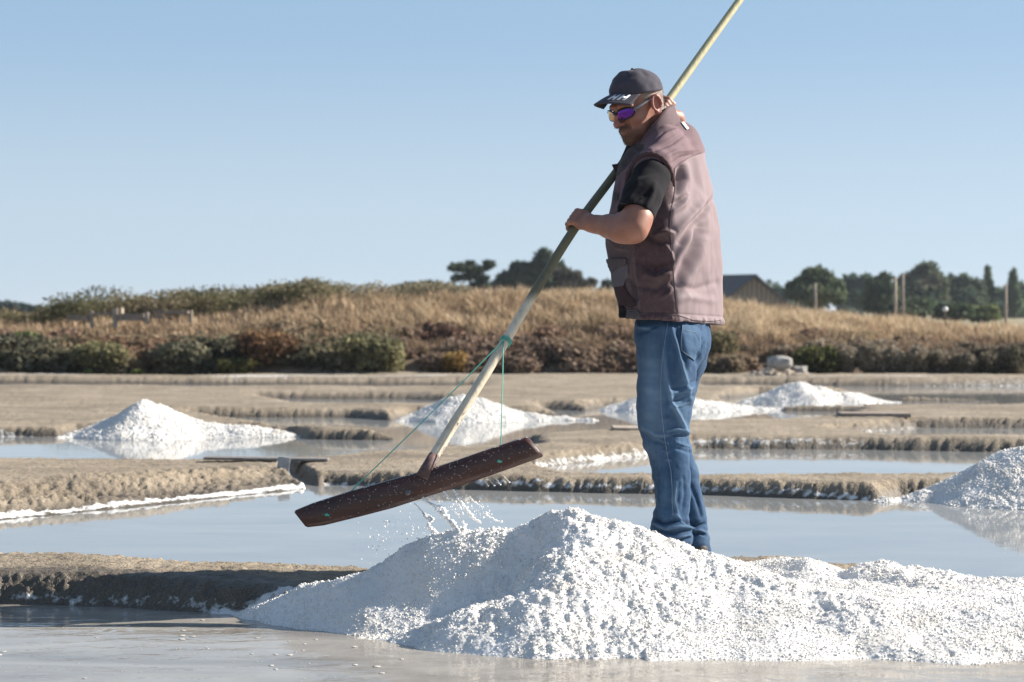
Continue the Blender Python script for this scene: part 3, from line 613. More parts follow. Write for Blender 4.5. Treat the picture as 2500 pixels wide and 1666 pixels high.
tree(2445, 690, 778, 160, 130, [(-40, 46, 34, 26), (0, 52, 34, 26), (42, 60, 30, 30), (70, 50, 34, 34), (0, 22, 80, 26)], [(0.052, 0.091, 0.068), (0.076, 0.122, 0.076), (0.099, 0.138, 0.084)], 'broad green tree filling in behind the two poplars', 3000, .26, 84)
tree(2230, 715, 772, 95, 100, [(-30, 24, 34, 16), (14, 28, 40, 18), (-10, 12, 60, 14)], [(0.060, 0.091, 0.052), (0.115, 0.138, 0.076)], 'low dark bushy tree below the tallest crown', 1500, .16, 85)
tree(2400, 735, 782, 92, 70, [(-16, 20, 24, 14), (14, 22, 24, 14), (0, 8, 40, 12)], [(0.115, 0.145, 0.060), (0.192, 0.200, 0.084)], 'low yellow green tree in front of the poplars', 900, .15, 86)
tree(2330, 725, 778, 90, 90, [(-20, 24, 30, 16), (20, 20, 30, 16), (0, 10, 50, 12)], [(0.060, 0.091, 0.052), (0.115, 0.138, 0.076)], 'dark hedge tree above the white blob on the grass', 1300, .16, 87)
r = np.random.default_rng(90); L = []
for i in range(70):
    px_ = r.uniform(1850, 2900); Yw = r.uniform(175, 210); s_ = Yw / F; hw_ = r.uniform(22, 40) * s_; L.append(((px_ - 1250) * s_, Yw, .5 + hw_ * .7 + r.uniform(0, 22) * s_, hw_, hw_, hw_ * .9))
for i in range(26):
    px_ = r.uniform(-500, 120); Yw = r.uniform(175, 210); s_ = Yw / F; hw_ = r.uniform(14, 24) * s_; L.append(((px_ - 1250) * s_, Yw, .5 + hw_ * .7, hw_, hw_, hw_ * .8))
ob = leaves('far_woodland', L, 16000, .3, [(.055, .085, .07), (.08, .115, .085), (.11, .14, .10)], 91, patch=.3); tag(ob, 'far blue green woodland along the horizon', 'woodland', kind='stuff')
tree(1905, 700, 740, 140, 60, [(-10, 26, 18, 12), (14, 20, 20, 12)], [(0.052, 0.091, 0.071), (0.076, 0.122, 0.084)], 'small far tree beside the right slope of the shed gable', 600, .22, 88)

# ------------------------------------------------------------------ shed, poles, fence, rock, planks
M_WOOD = flat_mat('weathered_wood', (.27, .22, .18), .85, .25, 14, .002)
M_PALEWOOD = flat_mat('pale_wood', (.36, .30, .235), .85, .2, 14, .002)
M_SLATE = flat_mat('slate_roof', (.065, .07, .08), .7, .25, 6)
Ysh = 110; ap = at(1846, 671, Ysh); lo_l = at(1779, 722, Ysh); lo_r = at(1916, 733, Ysh + .6)
o = empty('shed', (ap[0], Ysh, .45)); tag(o, 'low shed with a dark slate roof and a pale plank gable beyond the grass', 'shed')
gd = np.array([-3.2, 4.5, 0])             # the ridge runs away to the left
bl, br = np.array([lo_l[0], Ysh, .3]), np.array([lo_r[0], Ysh + .5, .3])
n_pl = 12                                 # gable boards
for i in range(n_pl):
    t0, t1 = i / n_pl + .008, (i + 1) / n_pl - .008
    def edge(t):
        p = lo_l + (lo_r - lo_l) * t; xap = (ap[0] - lo_l[0]) / (lo_r[0] - lo_l[0])
        z = lo_l[2] + (ap[2] - lo_l[2]) * t / xap if t < xap else ap[2] + (lo_r[2] - ap[2]) * (t - xap) / (1 - xap)
        return p, z - .04
    (p0, z0), (p1, z1) = edge(t0), edge(t1); off = .02 * (i % 2)
    m = MB(); th = np.array([0, .05, 0]); q = [np.array([p0[0], p0[1] + off, .1]), np.array([p1[0], p1[1] + off, .1]), np.array([p1[0], p1[1] + off, z1]), np.array([p0[0], p0[1] + off, z0])]
    m.add(q + [a + th for a in q], [[0, 1, 2, 3], [7, 6, 5, 4], [0, 4, 5, 1], [1, 5, 6, 2], [2, 6, 7, 3], [3, 7, 4, 0]])
    place(m.build('plank', M_WOOD, smooth=False), o, o.location)
for nm, lo in (('roof', lo_l), ('roof', lo_r)):
    m = MB(); dn = (lo - ap) / np.linalg.norm(lo - ap) * .18; a0 = ap + [0, -.12, .03]; b0 = lo + dn + [0, -.12, 0]
    q = [a0, a0 + gd * 1.35, b0 + gd * 1.35, b0]; up = np.array([0, 0, .10])
    m.add(q + [a - up for a in q], [[0, 1, 2, 3], [7, 6, 5, 4], [0, 4, 5, 1], [1, 5, 6, 2], [2, 6, 7, 3], [3, 7, 4, 0]])
    place(m.build(nm, M_SLATE, smooth=False), o, o.location)
m = MB(); m.add([lo_l * [1, 1, 0] + [0, .06, .1], lo_l + [0, .06, -.05], lo_l + gd * 1.3 + [0, 0, -.05], lo_l * [1, 1, 0] + gd * 1.3 + [0, 0, .1]], [[0, 1, 2, 3]])
place(m.build('side_wall', M_WOOD, smooth=False), o, o.location)
def pole(px, y0, y1, Y, wpx, label, mat, name='wooden_pole', cat='pole'):
    b, tp = at(px, y1, Y), at(px + .5, y0, Y); r0 = wpx * Y / F / 2; b2 = b.copy(); b2[2] -= .5
    o = empty(name, b); tag(o, label, cat, 'poles standing in the dry grass')
    m = MB(); m.tube([b2, (b2 + tp) / 2 + [r0 * .2, 0, 0], tp], [r0 * 1.1, r0, r0 * .9], 9); place(m.build('shaft', mat), o, b)
    m = MB(); m.tube([tp + [0, 0, .002], tp + [0, 0, r0 * .5]], [r0 * .92, r0 * .55], 9); place(m.build('weathered_tip', M_WOOD), o, b)
pole(1989, 693, 740, 40, 8, 'short grey green pole before the shaggy dark tree', M_WOOD)
pole(2185, 677, 765, 38, 8, 'brown pole, left one of the close pair', M_PALEWOOD)
pole(2203, 669, 765, 39, 8, 'grey pole, right and taller one of the close pair', M_WOOD)
pole(2455, 696, 778, 38, 7, 'thin pinkish pole alone near the right edge', M_PALEWOOD)
# white sign disc on a stake
c = at(2308, 756, 36); o = empty('marker_post', c); tag(o, 'small white rounded marker on a thin stake above the right grass', 'marker')
m = MB(); m.tube([c + [0, 0, -.6], c], .012, 6); place(m.build('stake', M_BARK), o, c)
ob = lumps('marker_head', np.array([c]), np.array([.05]), flat_mat('white_paint', (.78, .78, .76), .5, .05), None, ICO2, .12, 1.0, 3); place(ob, o, c)
# broken fence of posts and beams on the left of the bank
Yf = 33.0; c = at(300, 790, Yf); o = empty('wooden_fence', c); tag(o, 'broken weathered wooden fence of posts and beams on the left bank', 'fence')
def fpart(name, mat, x0, y0, x1, y1, th, dY=0, hz=None):
    a, b = at(x0, y0, Yf + dY), at(x1, y1, Yf + dY); m = MB()
    cc = (a + b) / 2; sx = abs(b[0] - a[0]); sz = abs(a[2] - b[2]); m.box(cc, sx, th, sz)
    place(m.build(name, mat, smooth=False, bevel=.006), o, c)
fpart('post', M_PALEWOOD, 219, 760, 228, 800, .06); fpart('post', M_PALEWOOD, 276, 753, 287, 800, .08); fpart('post', M_PALEWOOD, 353, 762, 363, 792, .08, -.1); fpart('post', M_PALEWOOD, 461, 758, 470, 788, .07, .1)
fpart('beam_end', M_PALEWOOD, 287.5, 752, 300, 766, .18, .1)
for a_ in ((165, 770, 218, 775), (165, 777, 218, 783), (229, 763, 275, 769), (288, 767, 352, 773), (288, 774.5, 352, 783), (364, 771, 400, 777), (375, 759, 460, 766)):
    fpart('beam', M_WOOD, a_[0], a_[1], a_[2], a_[3], .12)
# rock and rubble
M_ROCK = flat_mat('pale_rock', (.40, .38, .35), .9, .3, 9, .02)
def rock(name, c, s, seed, mat=M_ROCK, flatz=.75):
    v, f = ico(3); d = v / np.linalg.norm(v, axis=1)[:, None]
    q = 1 + .35 * vn3(d[:, 0] * 1.6 + seed, d[:, 1] * 1.6, d[:, 2] * 1.6, seed) + .12 * vn3(d[:, 0] * 5, d[:, 1] * 5 + seed, d[:, 2] * 5, seed)
    V = np.round(v * q[:, None] * 2.2) / 2.2 * .55 + v * q[:, None] * .45; return mesh_obj(name, V * np.array(s) * [1, 1, flatz] + c, f, mat, smooth=False)
for px, py, sx, sz, lb, sd in ((1903, 886, 36, 24, 'larger pale rock on top of the rubble mound', 3), (1952, 902, 22, 12, 'smaller pale rock right of the larger one on the rubble', 7)):
    s = 30.1 / F; c = at(px, py, 29.6); o = rock('rock', c, (sx * s * .9, sx * s * .6, sz * s * .95), sd); tag(o, lb, 'rock')
r = np.random.default_rng(77); n = 1300; px = r.uniform(1775, 2000, n); top = np.interp(px, [1775, 1830, 1890, 1950, 2000], [932, 915, 893, 905, 922])
d = r.random(n) ** .7; py = top + (936 - top) * d; Yr = 30.0 - .45 * d
C = np.stack([(px - 1250) / F * Yr, Yr, H - (py - YH) / F * Yr - .02], -1)
tag(lumps('rubble_mound', C, .025 + .07 * r.random(n) ** 3, flat_mat('rubble', (.34, .29, .24), .95, .3, 6), None, ICO1, .35, .8, 3), 'mound of grey brown rubble under the pale rocks', 'rubble', kind='stuff')

# planks bridging the little sluices, and a slate dam
def board(x0, x1, y, Y, dep, th, label, mat, tilt=0.0, cat='plank'):
    a, b = at(x0, y, Y), at(x1, y + tilt, Y); c = (a + b) / 2
    L = float(np.linalg.norm(b - a)); ang = math.atan2(b[2] - a[2], L)
    m = MB(); R_ = np.array(Matrix.Rotation(-ang, 3, 'Y')); m.box((0, 0, 0), L, dep, th, R_); o = m.build('plank', mat, smooth=False, bevel=.004); o.location = c; return tag(o, label, cat)
M_DKWOOD = flat_mat('wet_board', (.20, .185, .17), .7, .3, 30, .002)
board(500, 803, 1118, F * (H - .10) / (1118 - YH), .16, .016, 'long dark plank over the sluice behind the left mud bank', M_DKWOOD, 4)
board(1495, 1585, 1046, F * (H - .10) / (1046 - YH), .35, .03, 'short pale plank over the gap just left of the jeans', M_PALEWOOD, 2)
board(2048, 2216, 1012, F * (H - .11) / (1012 - YH), .3, .035, 'grey plank over the sluice on the right, behind the heap nearest the edge', M_WOOD, 1)
c = at(692, 1136, 12.35); m = MB(); m.box((0, 0, 0), .075, .012, .10, np.array(Matrix.Rotation(.12, 3, 'Y'))); o = m.build('slate_slab', flat_mat('grey_slate', (.36, .38, .40), .5, .25, 40), smooth=False); o.location = c; tag(o, 'thin upright slab of grey slate closing the sluice under the long plank', 'slate slab')
m = MB(); m.box((.08, .02, .0), .04, .012, .08, np.array(Matrix.Rotation(-.1, 3, 'Y')))

# thin sea air between the pans and the far trees
hm_ = bpy.data.materials.new('haze'); hm_.use_nodes = True; hn_ = hm_.node_tree; hn_.nodes.clear()
pv = hn_.nodes.new('ShaderNodeVolumePrincipled'); pv.inputs['Density'].default_value = .00034; pv.inputs['Color'].default_value = (.80, .87, .95, 1); pv.inputs['Anisotropy'].default_value = .3
ho_ = hn_.nodes.new('ShaderNodeOutputMaterial'); hn_.links.new(pv.outputs[0], ho_.inputs['Volume'])
m = MB(); m.box((0, 1715, 2.45), 5200, 3700, 7.1); ob = m.build('haze', hm_, smooth=False); tag(ob, kind='stuff')
# ------------------------------------------------------------------ salt rake
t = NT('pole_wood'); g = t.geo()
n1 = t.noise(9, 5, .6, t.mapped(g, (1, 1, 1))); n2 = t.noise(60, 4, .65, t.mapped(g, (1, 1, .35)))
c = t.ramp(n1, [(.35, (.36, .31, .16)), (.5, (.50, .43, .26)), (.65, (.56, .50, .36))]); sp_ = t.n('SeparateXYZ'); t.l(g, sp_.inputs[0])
low = t.maprange(sp_.outputs[2], 1.07, 1.11, 1, 0); high = t.maprange(sp_.outputs[2], 1.74, 1.86, 0, 1)   # bare pale wood below, the man's shadow painted dark olive in the middle, yellow above
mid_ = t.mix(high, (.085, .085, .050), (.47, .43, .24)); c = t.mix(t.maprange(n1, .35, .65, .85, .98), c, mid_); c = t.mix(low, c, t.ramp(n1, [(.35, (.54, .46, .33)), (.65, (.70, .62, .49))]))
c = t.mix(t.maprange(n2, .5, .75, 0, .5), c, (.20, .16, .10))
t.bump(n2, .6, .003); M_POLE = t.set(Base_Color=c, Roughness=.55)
t = NT('rake_wood'); g = t.geo(); n1 = t.noise(14, 6, .6, t.mapped(g, (.35, 1, 2.6)), 1.2)
c = t.ramp(n1, [(.3, (.030, .011, .008)), (.55, (.062, .022, .015)), (.75, (.10, .038, .022))])
t.bump(n1, .5, .003); M_RAKE = t.set(Base_Color=c, Roughness=.33)
M_STRING = flat_mat('teal_string', (.08, .42, .34), .6, .1, 60)
M_SLEEVE = flat_mat('pole_wrap', (.10, .055, .05), .6, .5, 60, .002)
def polY(py): return float(np.interp(py, [-130, 246, 400, 548, 720, 1170], [7.98, 7.58, 7.40, 7.20, 7.10, 6.80]))
PP = [(1030, 1162), (1108, 1035), (1170, 938), (1235, 832), (1320, 690), (1410, 548), (1505, 420), (1632, 244), (1720, 120), (1812, -8), (1900, -130)]
PW = [at(a, b, polY(b)) for a, b in PP]
def pole_pt(py):
    ys_ = [q[1] for q in PP]; x = np.interp(-py, [-q for q in ys_], [q[0] for q in PP]); return at(x, py, polY(py))
def cr(P_, n=6):                          # smooth curve through points
    P_ = [np.asarray(p, float) for p in P_]; o_ = []
    for i in range(len(P_) - 1):
        p0, p1, p2, p3 = P_[max(i - 1, 0)], P_[i], P_[i + 1], P_[min(i + 2, len(P_) - 1)]
        for k in range(n):
            t_ = k / n; o_.append(.5 * ((2 * p1) + (-p0 + p2) * t_ + (2 * p0 - 5 * p1 + 4 * p2 - p3) * t_ ** 2 + (-p0 + 3 * p1 - 3 * p2 + p3) * t_ ** 3))
    return o_ + [P_[-1]]
rk = PW[0]; rake = empty('salt_rake', rk); tag(rake, 'long handled wooden salt rake held by the man, its dark board dripping brine', 'rake')
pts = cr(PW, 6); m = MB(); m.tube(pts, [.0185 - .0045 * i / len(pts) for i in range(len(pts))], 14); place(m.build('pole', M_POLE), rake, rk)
m = MB(); e0, e1 = pole_pt(1168), pole_pt(1112); m.tube([e0, (e0 + e1) / 2, e1], [.024, .022, .0195], 12); place(m.build('sleeve', M_SLEEVE), rake, rk)
TOPE = [(716, 1250), (760, 1232), (850, 1203), (950, 1175), (1016, 1157), (1100, 1131), (1180, 1103), (1240, 1083), (1287, 1069)]
BOTE = [(747, 1289), (790, 1284), (880, 1262), (960, 1241), (1036, 1216), (1120, 1189), (1200, 1161), (1270, 1136), (1326, 1116)]
def bY(px): return 6.76 + (px - 716) / 610 * .08
def lerp(a, b, t_): return a + (b - a) * t_
N1, N2 = 40, 5; fr = []
for i in range(N1 + 1):
    u = i / N1 * 8; k = min(int(u), 7); tt = u - k
    a = lerp(np.array(TOPE[k], float), np.array(TOPE[k + 1], float), tt); b = lerp(np.array(BOTE[k], float), np.array(BOTE[k + 1], float), tt)
    for j in range(N2 + 1):
        q = lerp(a, b, j / N2); bow = -.012 * math.sin(math.pi * j / N2)
        fr.append(at(q[0], q[1], bY(q[0]) + bow))
fr = np.array(fr); n = len(fr); th = np.array([.004, .026, .004])
fc = grid_faces(N1 + 1, N2 + 1); i_ = np.arange(n).reshape(N1 + 1, N2 + 1)
loop = list(i_[0, :]) + list(i_[1:, -1]) + list(i_[-1, :-1][::-1]) + list(i_[1:-1, 0][::-1])
bm = bmesh.new(); vs = [bm.verts.new(p) for p in np.concatenate([fr, fr + th])]
for f in fc: bm.faces.new([vs[q] for q in f]); bm.faces.new([vs[q + n] for q in f[::-1]])
for a, b in zip(loop, loop[1:] + loop[:1]): bm.faces.new([vs[b], vs[a], vs[a + n], vs[b + n]])
bmesh.ops.recalc_face_normals(bm, faces=bm.faces[:])
ed = [e for e in bm.edges if len(e.link_faces) == 2 and e.calc_face_angle(0) > .8]; bmesh.ops.bevel(bm, geom=ed, offset=.004, segments=2, affect='EDGES')
me = bpy.data.meshes.new('rake_board'); bm.to_mesh(me); bm.free(); me.materials.append(M_RAKE); ob = bpy.data.objects.new('rake_board', me); COL.objects.link(ob)
for p in me.polygons: p.use_smooth = True
place(ob, rake, rk)
tie = pole_pt(834)
m = MB()
ax = pole_pt(800) - pole_pt(860); ax /= np.linalg.norm(ax); u1 = np.cross(ax, [0, 1, 0]); u1 /= np.linalg.norm(u1); u2 = np.cross(ax, u1)
for q in (-.006, 0, .007):
    m.tube([tie + ax * (q + .004 * math.sin(a)) + (u1 * math.cos(a) + u2 * math.sin(a)) * .0205 for a in np.linspace(0, 2 * math.pi, 25)], .0022, 5)
place(m.build('string_tie', M_STRING), rake, rk)
def bface(px, py, off=-.004): return at(px, py, bY(px) - .006 + off)
s0 = at(1229, 833, polY(833) - .022)
for e in ((1223, 1091), (845, 1211)):
    m = MB(); p = at(e[0], e[1], bY(e[0]) + .010); q = s0 + (p - s0) * .5 + np.array([0, 0, -.004]); m.tube([s0, q, p, p + [0, .0, -.004]], .0019, 6); place(m.build('string', M_STRING), rake, rk)
for px, py in ((1218, 1126), (797, 1257)):
    ob = lumps('knot', np.array([bface(px, py), bface(px + 4, py + 1)]), np.array([.0068, .005]), M_STRING, None, ICO2, .2, .8, 3); place(ob, rake, rk)
ob = lumps('bolt', np.array([bface(995, 1203)]), np.array([.0095]), flat_mat('bolt_iron', (.12, .12, .14), .45, .3, 80), None, ICO2, .15, 1, 4); place(ob, rake, rk)
r = np.random.default_rng(4); C = []; R_ = []
for i in range(420):
    u = r.random(); k = min(int(u * 8), 7); tt = u * 8 - k; j = abs(r.normal(0, .35)) if r.random() < .55 else r.random()
    if j > 1: continue
    if r.random() > math.exp(-((u - .5) / .3) ** 2) + .15: continue
    q = lerp(lerp(np.array(TOPE[k], float), np.array(TOPE[k + 1], float), tt), lerp(np.array(BOTE[k], float), np.array(BOTE[k + 1], float), tt), j)
    C.append(at(q[0], q[1], bY(q[0]) - .012 * math.sin(math.pi * j) - .0005)); R_.append(.0005 + .0012 * r.random() ** 2)
for i in range(150):
    u = r.random(); k = min(int(u * 8), 7); q = lerp(np.array(TOPE[k], float), np.array(TOPE[k + 1], float), u * 8 - k); C.append(at(q[0], q[1], bY(q[0]) + .02 * r.random()) + [0, 0, .001]); R_.append(.0007 + .0018 * r.random() ** 2)
for i in range(70):
    p = pole_pt(1165 - 190 * r.random() ** 1.5); a = r.uniform(2.2, 4.4); C.append(p + .019 * (u1 * math.cos(a) + u2 * math.sin(a))); R_.append(.001 + .002 * r.random())
ob = lumps('salt_specks', np.array(C), np.array(R_), M_SALT, None, ICO1, .3, 1, 9); ob['kind'] = 'stuff'; place(ob, rake, rk)

# brine running off the board onto the heap
t = NT('brine_drops'); M_BRINE = t.set(Base_Color=(.86, .84, .80), Roughness=.2, Subsurface_Weight=.6, Subsurface_Scale=.01); t.b.inputs['Subsurface Radius'].default_value = (1, .95, .9)
def c4(x, y, Y=None):
    px, py = 700 + x / 2.529, 800 + y / 2.529; return at(px, py, 6.80 if Y is None else Y)
sp = c4(1000, 1150); spl = MB(); r = np.random.default_rng(12)
def stream(lst, r0, r1, seed):
    q = np.random.default_rng(seed); n_ = len(lst); P_ = cr([c4(x, y, lerp(6.79, 6.665, np.clip((y - 1000) / 280, 0, 1))) for x, y in lst], 7)
    R__ = [max(.0008, lerp(r0, r1, i / len(P_)) * 1.15 * (.35 + 1.2 * q.random() ** 1.5)) for i in range(len(P_))]; R__[0] *= .3
    P_ = [p + q.normal(0, .0012, 3) for p in P_]; spl.tube(P_, R__, 7)
stream([(838, 1048), (870, 1080), (905, 1095), (955, 1112), (985, 1165), (1030, 1215), (1075, 1262)], .0035, .009, 1)
stream([(860, 1055), (900, 1100), (950, 1150), (1000, 1195), (1050, 1245)], .002, .006, 2)
stream([(785, 1078), (815, 1110), (850, 1150), (890, 1170), (895, 1200), (875, 1225), (920, 1275), (975, 1312)], .0015, .008, 3)
stream([(845, 1145), (880, 1190), (905, 1172)], .006, .006, 31)
stream([(970, 1010), (1005, 1048), (1045, 1078), (1070, 1112), (1090, 1160)], .002, .003, 4)
stream([(1032, 1000), (1045, 1022), (1062, 1050), (1100, 1110), (1140, 1165), (1200, 1210)], .0028, .006, 5)
stream([(1020, 1120), (1060, 1160), (1105, 1225)], .001, .004, 6)
stream([(1125, 1035), (1160, 1075), (1205, 1105)], .0025, .0012, 7)
stream([(1225, 1140), (1250, 1165), (1290, 1190), (1330, 1203)], .003, .003, 8)
stream([(885, 1040), (905, 1055), (925, 1065)], .001, .003, 9)
stream([(803, 1298), (835, 1325), (860, 1340), (884, 1358)], .0025, .005, 10)
stream([(738, 1400), (760, 1408), (780, 1418)], .0015, .0035, 11)
stream([(860, 1285), (890, 1305), (930, 1325)], .001, .004, 12)
for a, b in (((1207, 938), (1245, 976)), ((1240, 930), (1282, 975)), ((1272, 914), (1304, 945)), ((1282, 925), (1320, 970)), ((1325, 900), (1375, 955))):
    p, q = c4(*a), c4(*b); spl.tube([p, q], [.0006, .0009], 5); v, f = ICO2; spl.add(v * .0030 + q, f.tolist())
ob = spl.build('brine_splash', M_BRINE); tag(ob, 'streaks of milky brine pouring from the rake board onto the heap', 'splash', kind='stuff')
C = []; R_ = []
for x0, y0, sx, sy, k in ((560, 1330, 130, 110, 60), (720, 1220, 90, 90, 50), (980, 1120, 90, 60, 60), (1110, 1090, 90, 60, 60), (1200, 1150, 50, 30, 40), (850, 1280, 60, 50, 30)):
    for i in range(k):
        x, y = r.normal(x0, sx * .6), r.normal(y0, sy * .6)
        if y < 1255 - (x - 120) * .255 + 0: continue
        C.append(c4(x, y, r.uniform(6.62, 6.85))); R_.append(.0008 + .0026 * r.random() ** 3)
ob = lumps('brine_drops', np.array(C), np.array(R_), M_BRINE, None, ICO1, .15, 1.3, 8); tag(ob, 'loose drops of milky brine flying left of the streaks', 'splash', kind='stuff')
# wet puddled brine where the streaks land
C = []; R_ = []
for i in range(260):
    px, py0 = r.uniform(1105, 1235), 0; Yp = r.uniform(6.50, 6.66); X_ = (px - 1250) / F * Yp
    z_ = float(hf1(np.array([X_]), np.array([Yp]))[0]); C.append((X_, Yp, z_ + .004)); R_.append(.0025 + .0035 * r.random() ** 2)
ob = lumps('wet_splash', np.array(C), np.array(R_), M_BRINE, None, ICO1, .3, .8, 18); tag(ob, 'creamy wet patch on the heap where the brine lands', 'splash', kind='stuff')
# froth flecks floating on the near pan
r = np.random.default_rng(31); n = 90; px = np.concatenate([r.uniform(-50, 1100, 60), r.uniform(300, 950, 40)]); py = np.concatenate([r.uniform(1492, 1662, 60), r.normal(1585, 30, 40)])
ok = [(a, b) for a, b in zip(px, py) if b > 1500 + max(0, a - 550) * .2]
C = np.array([[*gp(a, b), .001] for a, b in ok]); R_ = .002 + .009 * r.random(len(C)) ** 4
v, f = ICO2; ob = lumps('froth_flecks', C, R_, flat_mat('froth', (.58, .55, .50), .5, .1), None, ICO2, .4, .06, 21); tag(ob, 'pale froth flecks floating on the near pan', 'froth', kind='stuff')
# ------------------------------------------------------------------ solid modelling by distance fields
class Field:
    def __init__(s, lo, hi, h):
        s.lo = np.array(lo, float); s.h = h; s.n = np.ceil((np.array(hi) - s.lo) / h).astype(int) + 1
        s.A = np.full(s.n, .1, np.float32)
    def add(s, fn, lo, hi, k=.0, op='u', pad=.03):
        a = np.maximum(((np.array(lo) - pad - k - s.lo) / s.h).astype(int), 0); b = np.minimum(((np.array(hi) + pad + k - s.lo) / s.h).astype(int) + 2, s.n)
        if (b <= a).any(): return
        ax = [(s.lo[i] + s.h * np.arange(a[i], b[i])).astype(np.float32) for i in range(3)]
        X, Y, Z = np.meshgrid(*ax, indexing='ij', sparse=True); d = fn(X, Y, Z).astype(np.float32); d = np.broadcast_to(d, tuple(b - a))
        v = s.A[a[0]:b[0], a[1]:b[1], a[2]:b[2]]
        if op == 'u':
            if k > 0: h = np.maximum(k - np.abs(v - d), 0) / k; r_ = np.minimum(v, d) - h * h * k * .25
            else: r_ = np.minimum(v, d)
        elif op == 's':
            if k > 0: h = np.maximum(k - np.abs(v + d), 0) / k; r_ = np.maximum(v, -d) + h * h * k * .25
            else: r_ = np.maximum(v, -d)
        s.A[a[0]:b[0], a[1]:b[1], a[2]:b[2]] = r_
    def tube(s, pts, rad, k=.01, ysc=1.0, op='u', R=None):
        P_ = np.array(pts, float); rad = np.broadcast_to(np.array(rad, float), (len(P_),)); mr = rad.max() * max(1, ysc)
        def fn(X, Y, Z):
            best = None
            for i in range(len(P_) - 1):
                a, b = P_[i], P_[i + 1]; e = (b - a) * [1, 1 / ysc, 1]; L = float(e @ e) + 1e-9
                dx, dy, dz = X - a[0], (Y - a[1]) / ysc, Z - a[2]
                t_ = np.clip((dx * e[0] + dy * e[1] + dz * e[2]) / L, 0, 1)
                q = np.sqrt((dx - t_ * e[0]) ** 2 + (dy - t_ * e[1]) ** 2 + (dz - t_ * e[2]) ** 2) - (rad[i] + (rad[i + 1] - rad[i]) * t_)
                if best is None: best = q
                else: h = np.maximum(.008 - np.abs(best - q), 0) / .008; best = np.minimum(best, q) - h * h * .002
            return best
        s.add(fn, P_.min(0) - mr, P_.max(0) + mr, k, op)
    def ell(s, c, r_, k=.01, R=None, op='u'):
        c, r_ = np.array(c, float), np.array(r_, float); R = np.eye(3) if R is None else np.array(R)
        ext = np.sqrt(((R * r_[None, :]) ** 2).sum(1))         # columns of R are the ellipsoid axes
        def fn(X, Y, Z):
            dx, dy, dz = X - c[0], Y - c[1], Z - c[2]
            q = [R[0, i] * dx + R[1, i] * dy + R[2, i] * dz for i in range(3)]
            k0 = np.sqrt(sum((q[i] / r_[i]) ** 2 for i in range(3))) + 1e-6; k1 = np.sqrt(sum((q[i] / r_[i] ** 2) ** 2 for i in range(3))) + 1e-6
            return k0 * (k0 - 1) / k1
        s.add(fn, c - ext, c + ext, k, op)
    def nets(s):
        A = s.A; n = A.shape; S = A < 0
        c = [S[i:n[0] - 1 + i, j:n[1] - 1 + j, k:n[2] - 1 + k] for i in (0, 1) for j in (0, 1) for k in (0, 1)]
        anyc = c[0].copy(); allc = c[0].copy()
        for q in c[1:]: anyc |= q; allc &= q
        ix = np.argwhere(anyc & ~allc); idx = np.full((n[0] - 1, n[1] - 1, n[2] - 1), -1, np.int32); idx[tuple(ix.T)] = np.arange(len(ix))
        acc = np.zeros((len(ix), 3)); cnt = np.zeros(len(ix)); cor = np.array([(i, j, k) for i in (0, 1) for j in (0, 1) for k in (0, 1)])
        vals = np.stack([A[tuple((ix + q).T)] for q in cor], 1)
        for a in range(8):
            for b in range(a + 1, 8):
                if np.abs(cor[a] - cor[b]).sum() != 1: continue
                va, vb = vals[:, a], vals[:, b]; m_ = (va < 0) != (vb < 0); t_ = np.where(m_, va / np.where(m_, va - vb, 1), 0)
                acc += (cor[a] + (cor[b] - cor[a]) * t_[:, None]) * m_[:, None]; cnt += m_
        V = s.lo + (ix + acc / cnt[:, None]) * s.h; Q = []
        for ax in range(3):
            o1, o2 = [q for q in range(3) if q != ax]; sl0 = [slice(1, n[0] - 1)] * 3; sl0 = [slice(1, n[q] - 1) for q in range(3)]; sl1 = list(sl0); sl0[ax] = slice(0, n[ax] - 1); sl1[ax] = slice(1, n[ax])
            s0, s1 = S[tuple(sl0)], S[tuple(sl1)]
            e = np.argwhere(s0 != s1); base = e.copy(); base[:, o1] += 1; base[:, o2] += 1; inside = s0[tuple(e.T)]
            d1 = np.zeros(3, int); d1[o1] = 1; d2 = np.zeros(3, int); d2[o2] = 1
            q = np.stack([idx[tuple(base.T)], idx[tuple((base - d1).T)], idx[tuple((base - d1 - d2).T)], idx[tuple((base - d2).T)]], 1)
            flip = inside if ax != 1 else ~inside
            q[~flip] = q[~flip][:, ::-1]; Q.append(q)
        return V, np.concatenate(Q)
def relax(V, Q, it=2, w=.5):
    for _ in range(it):
        acc = np.zeros_like(V); cnt = np.zeros(len(V))
        for a, b in ((0, 1), (1, 2), (2, 3), (3, 0)):
            np.add.at(acc, Q[:, a], V[Q[:, b]]); np.add.at(cnt, Q[:, a], 1); np.add.at(acc, Q[:, b], V[Q[:, a]]); np.add.at(cnt, Q[:, b], 1)
        V = V * (1 - w) + w * acc / np.maximum(cnt, 1)[:, None]
    return V
def vnorm(V, Q):
    fn_ = np.cross(V[Q[:, 2]] - V[Q[:, 0]], V[Q[:, 3]] - V[Q[:, 1]]); N = np.zeros_like(V)
    for i in range(4): np.add.at(N, Q[:, i], fn_)
    return N / (np.linalg.norm(N, axis=1)[:, None] + 1e-12)
def pix(V): return 1250 + F * V[:, 0] / V[:, 1], YH + F * (H - V[:, 2]) / V[:, 1]
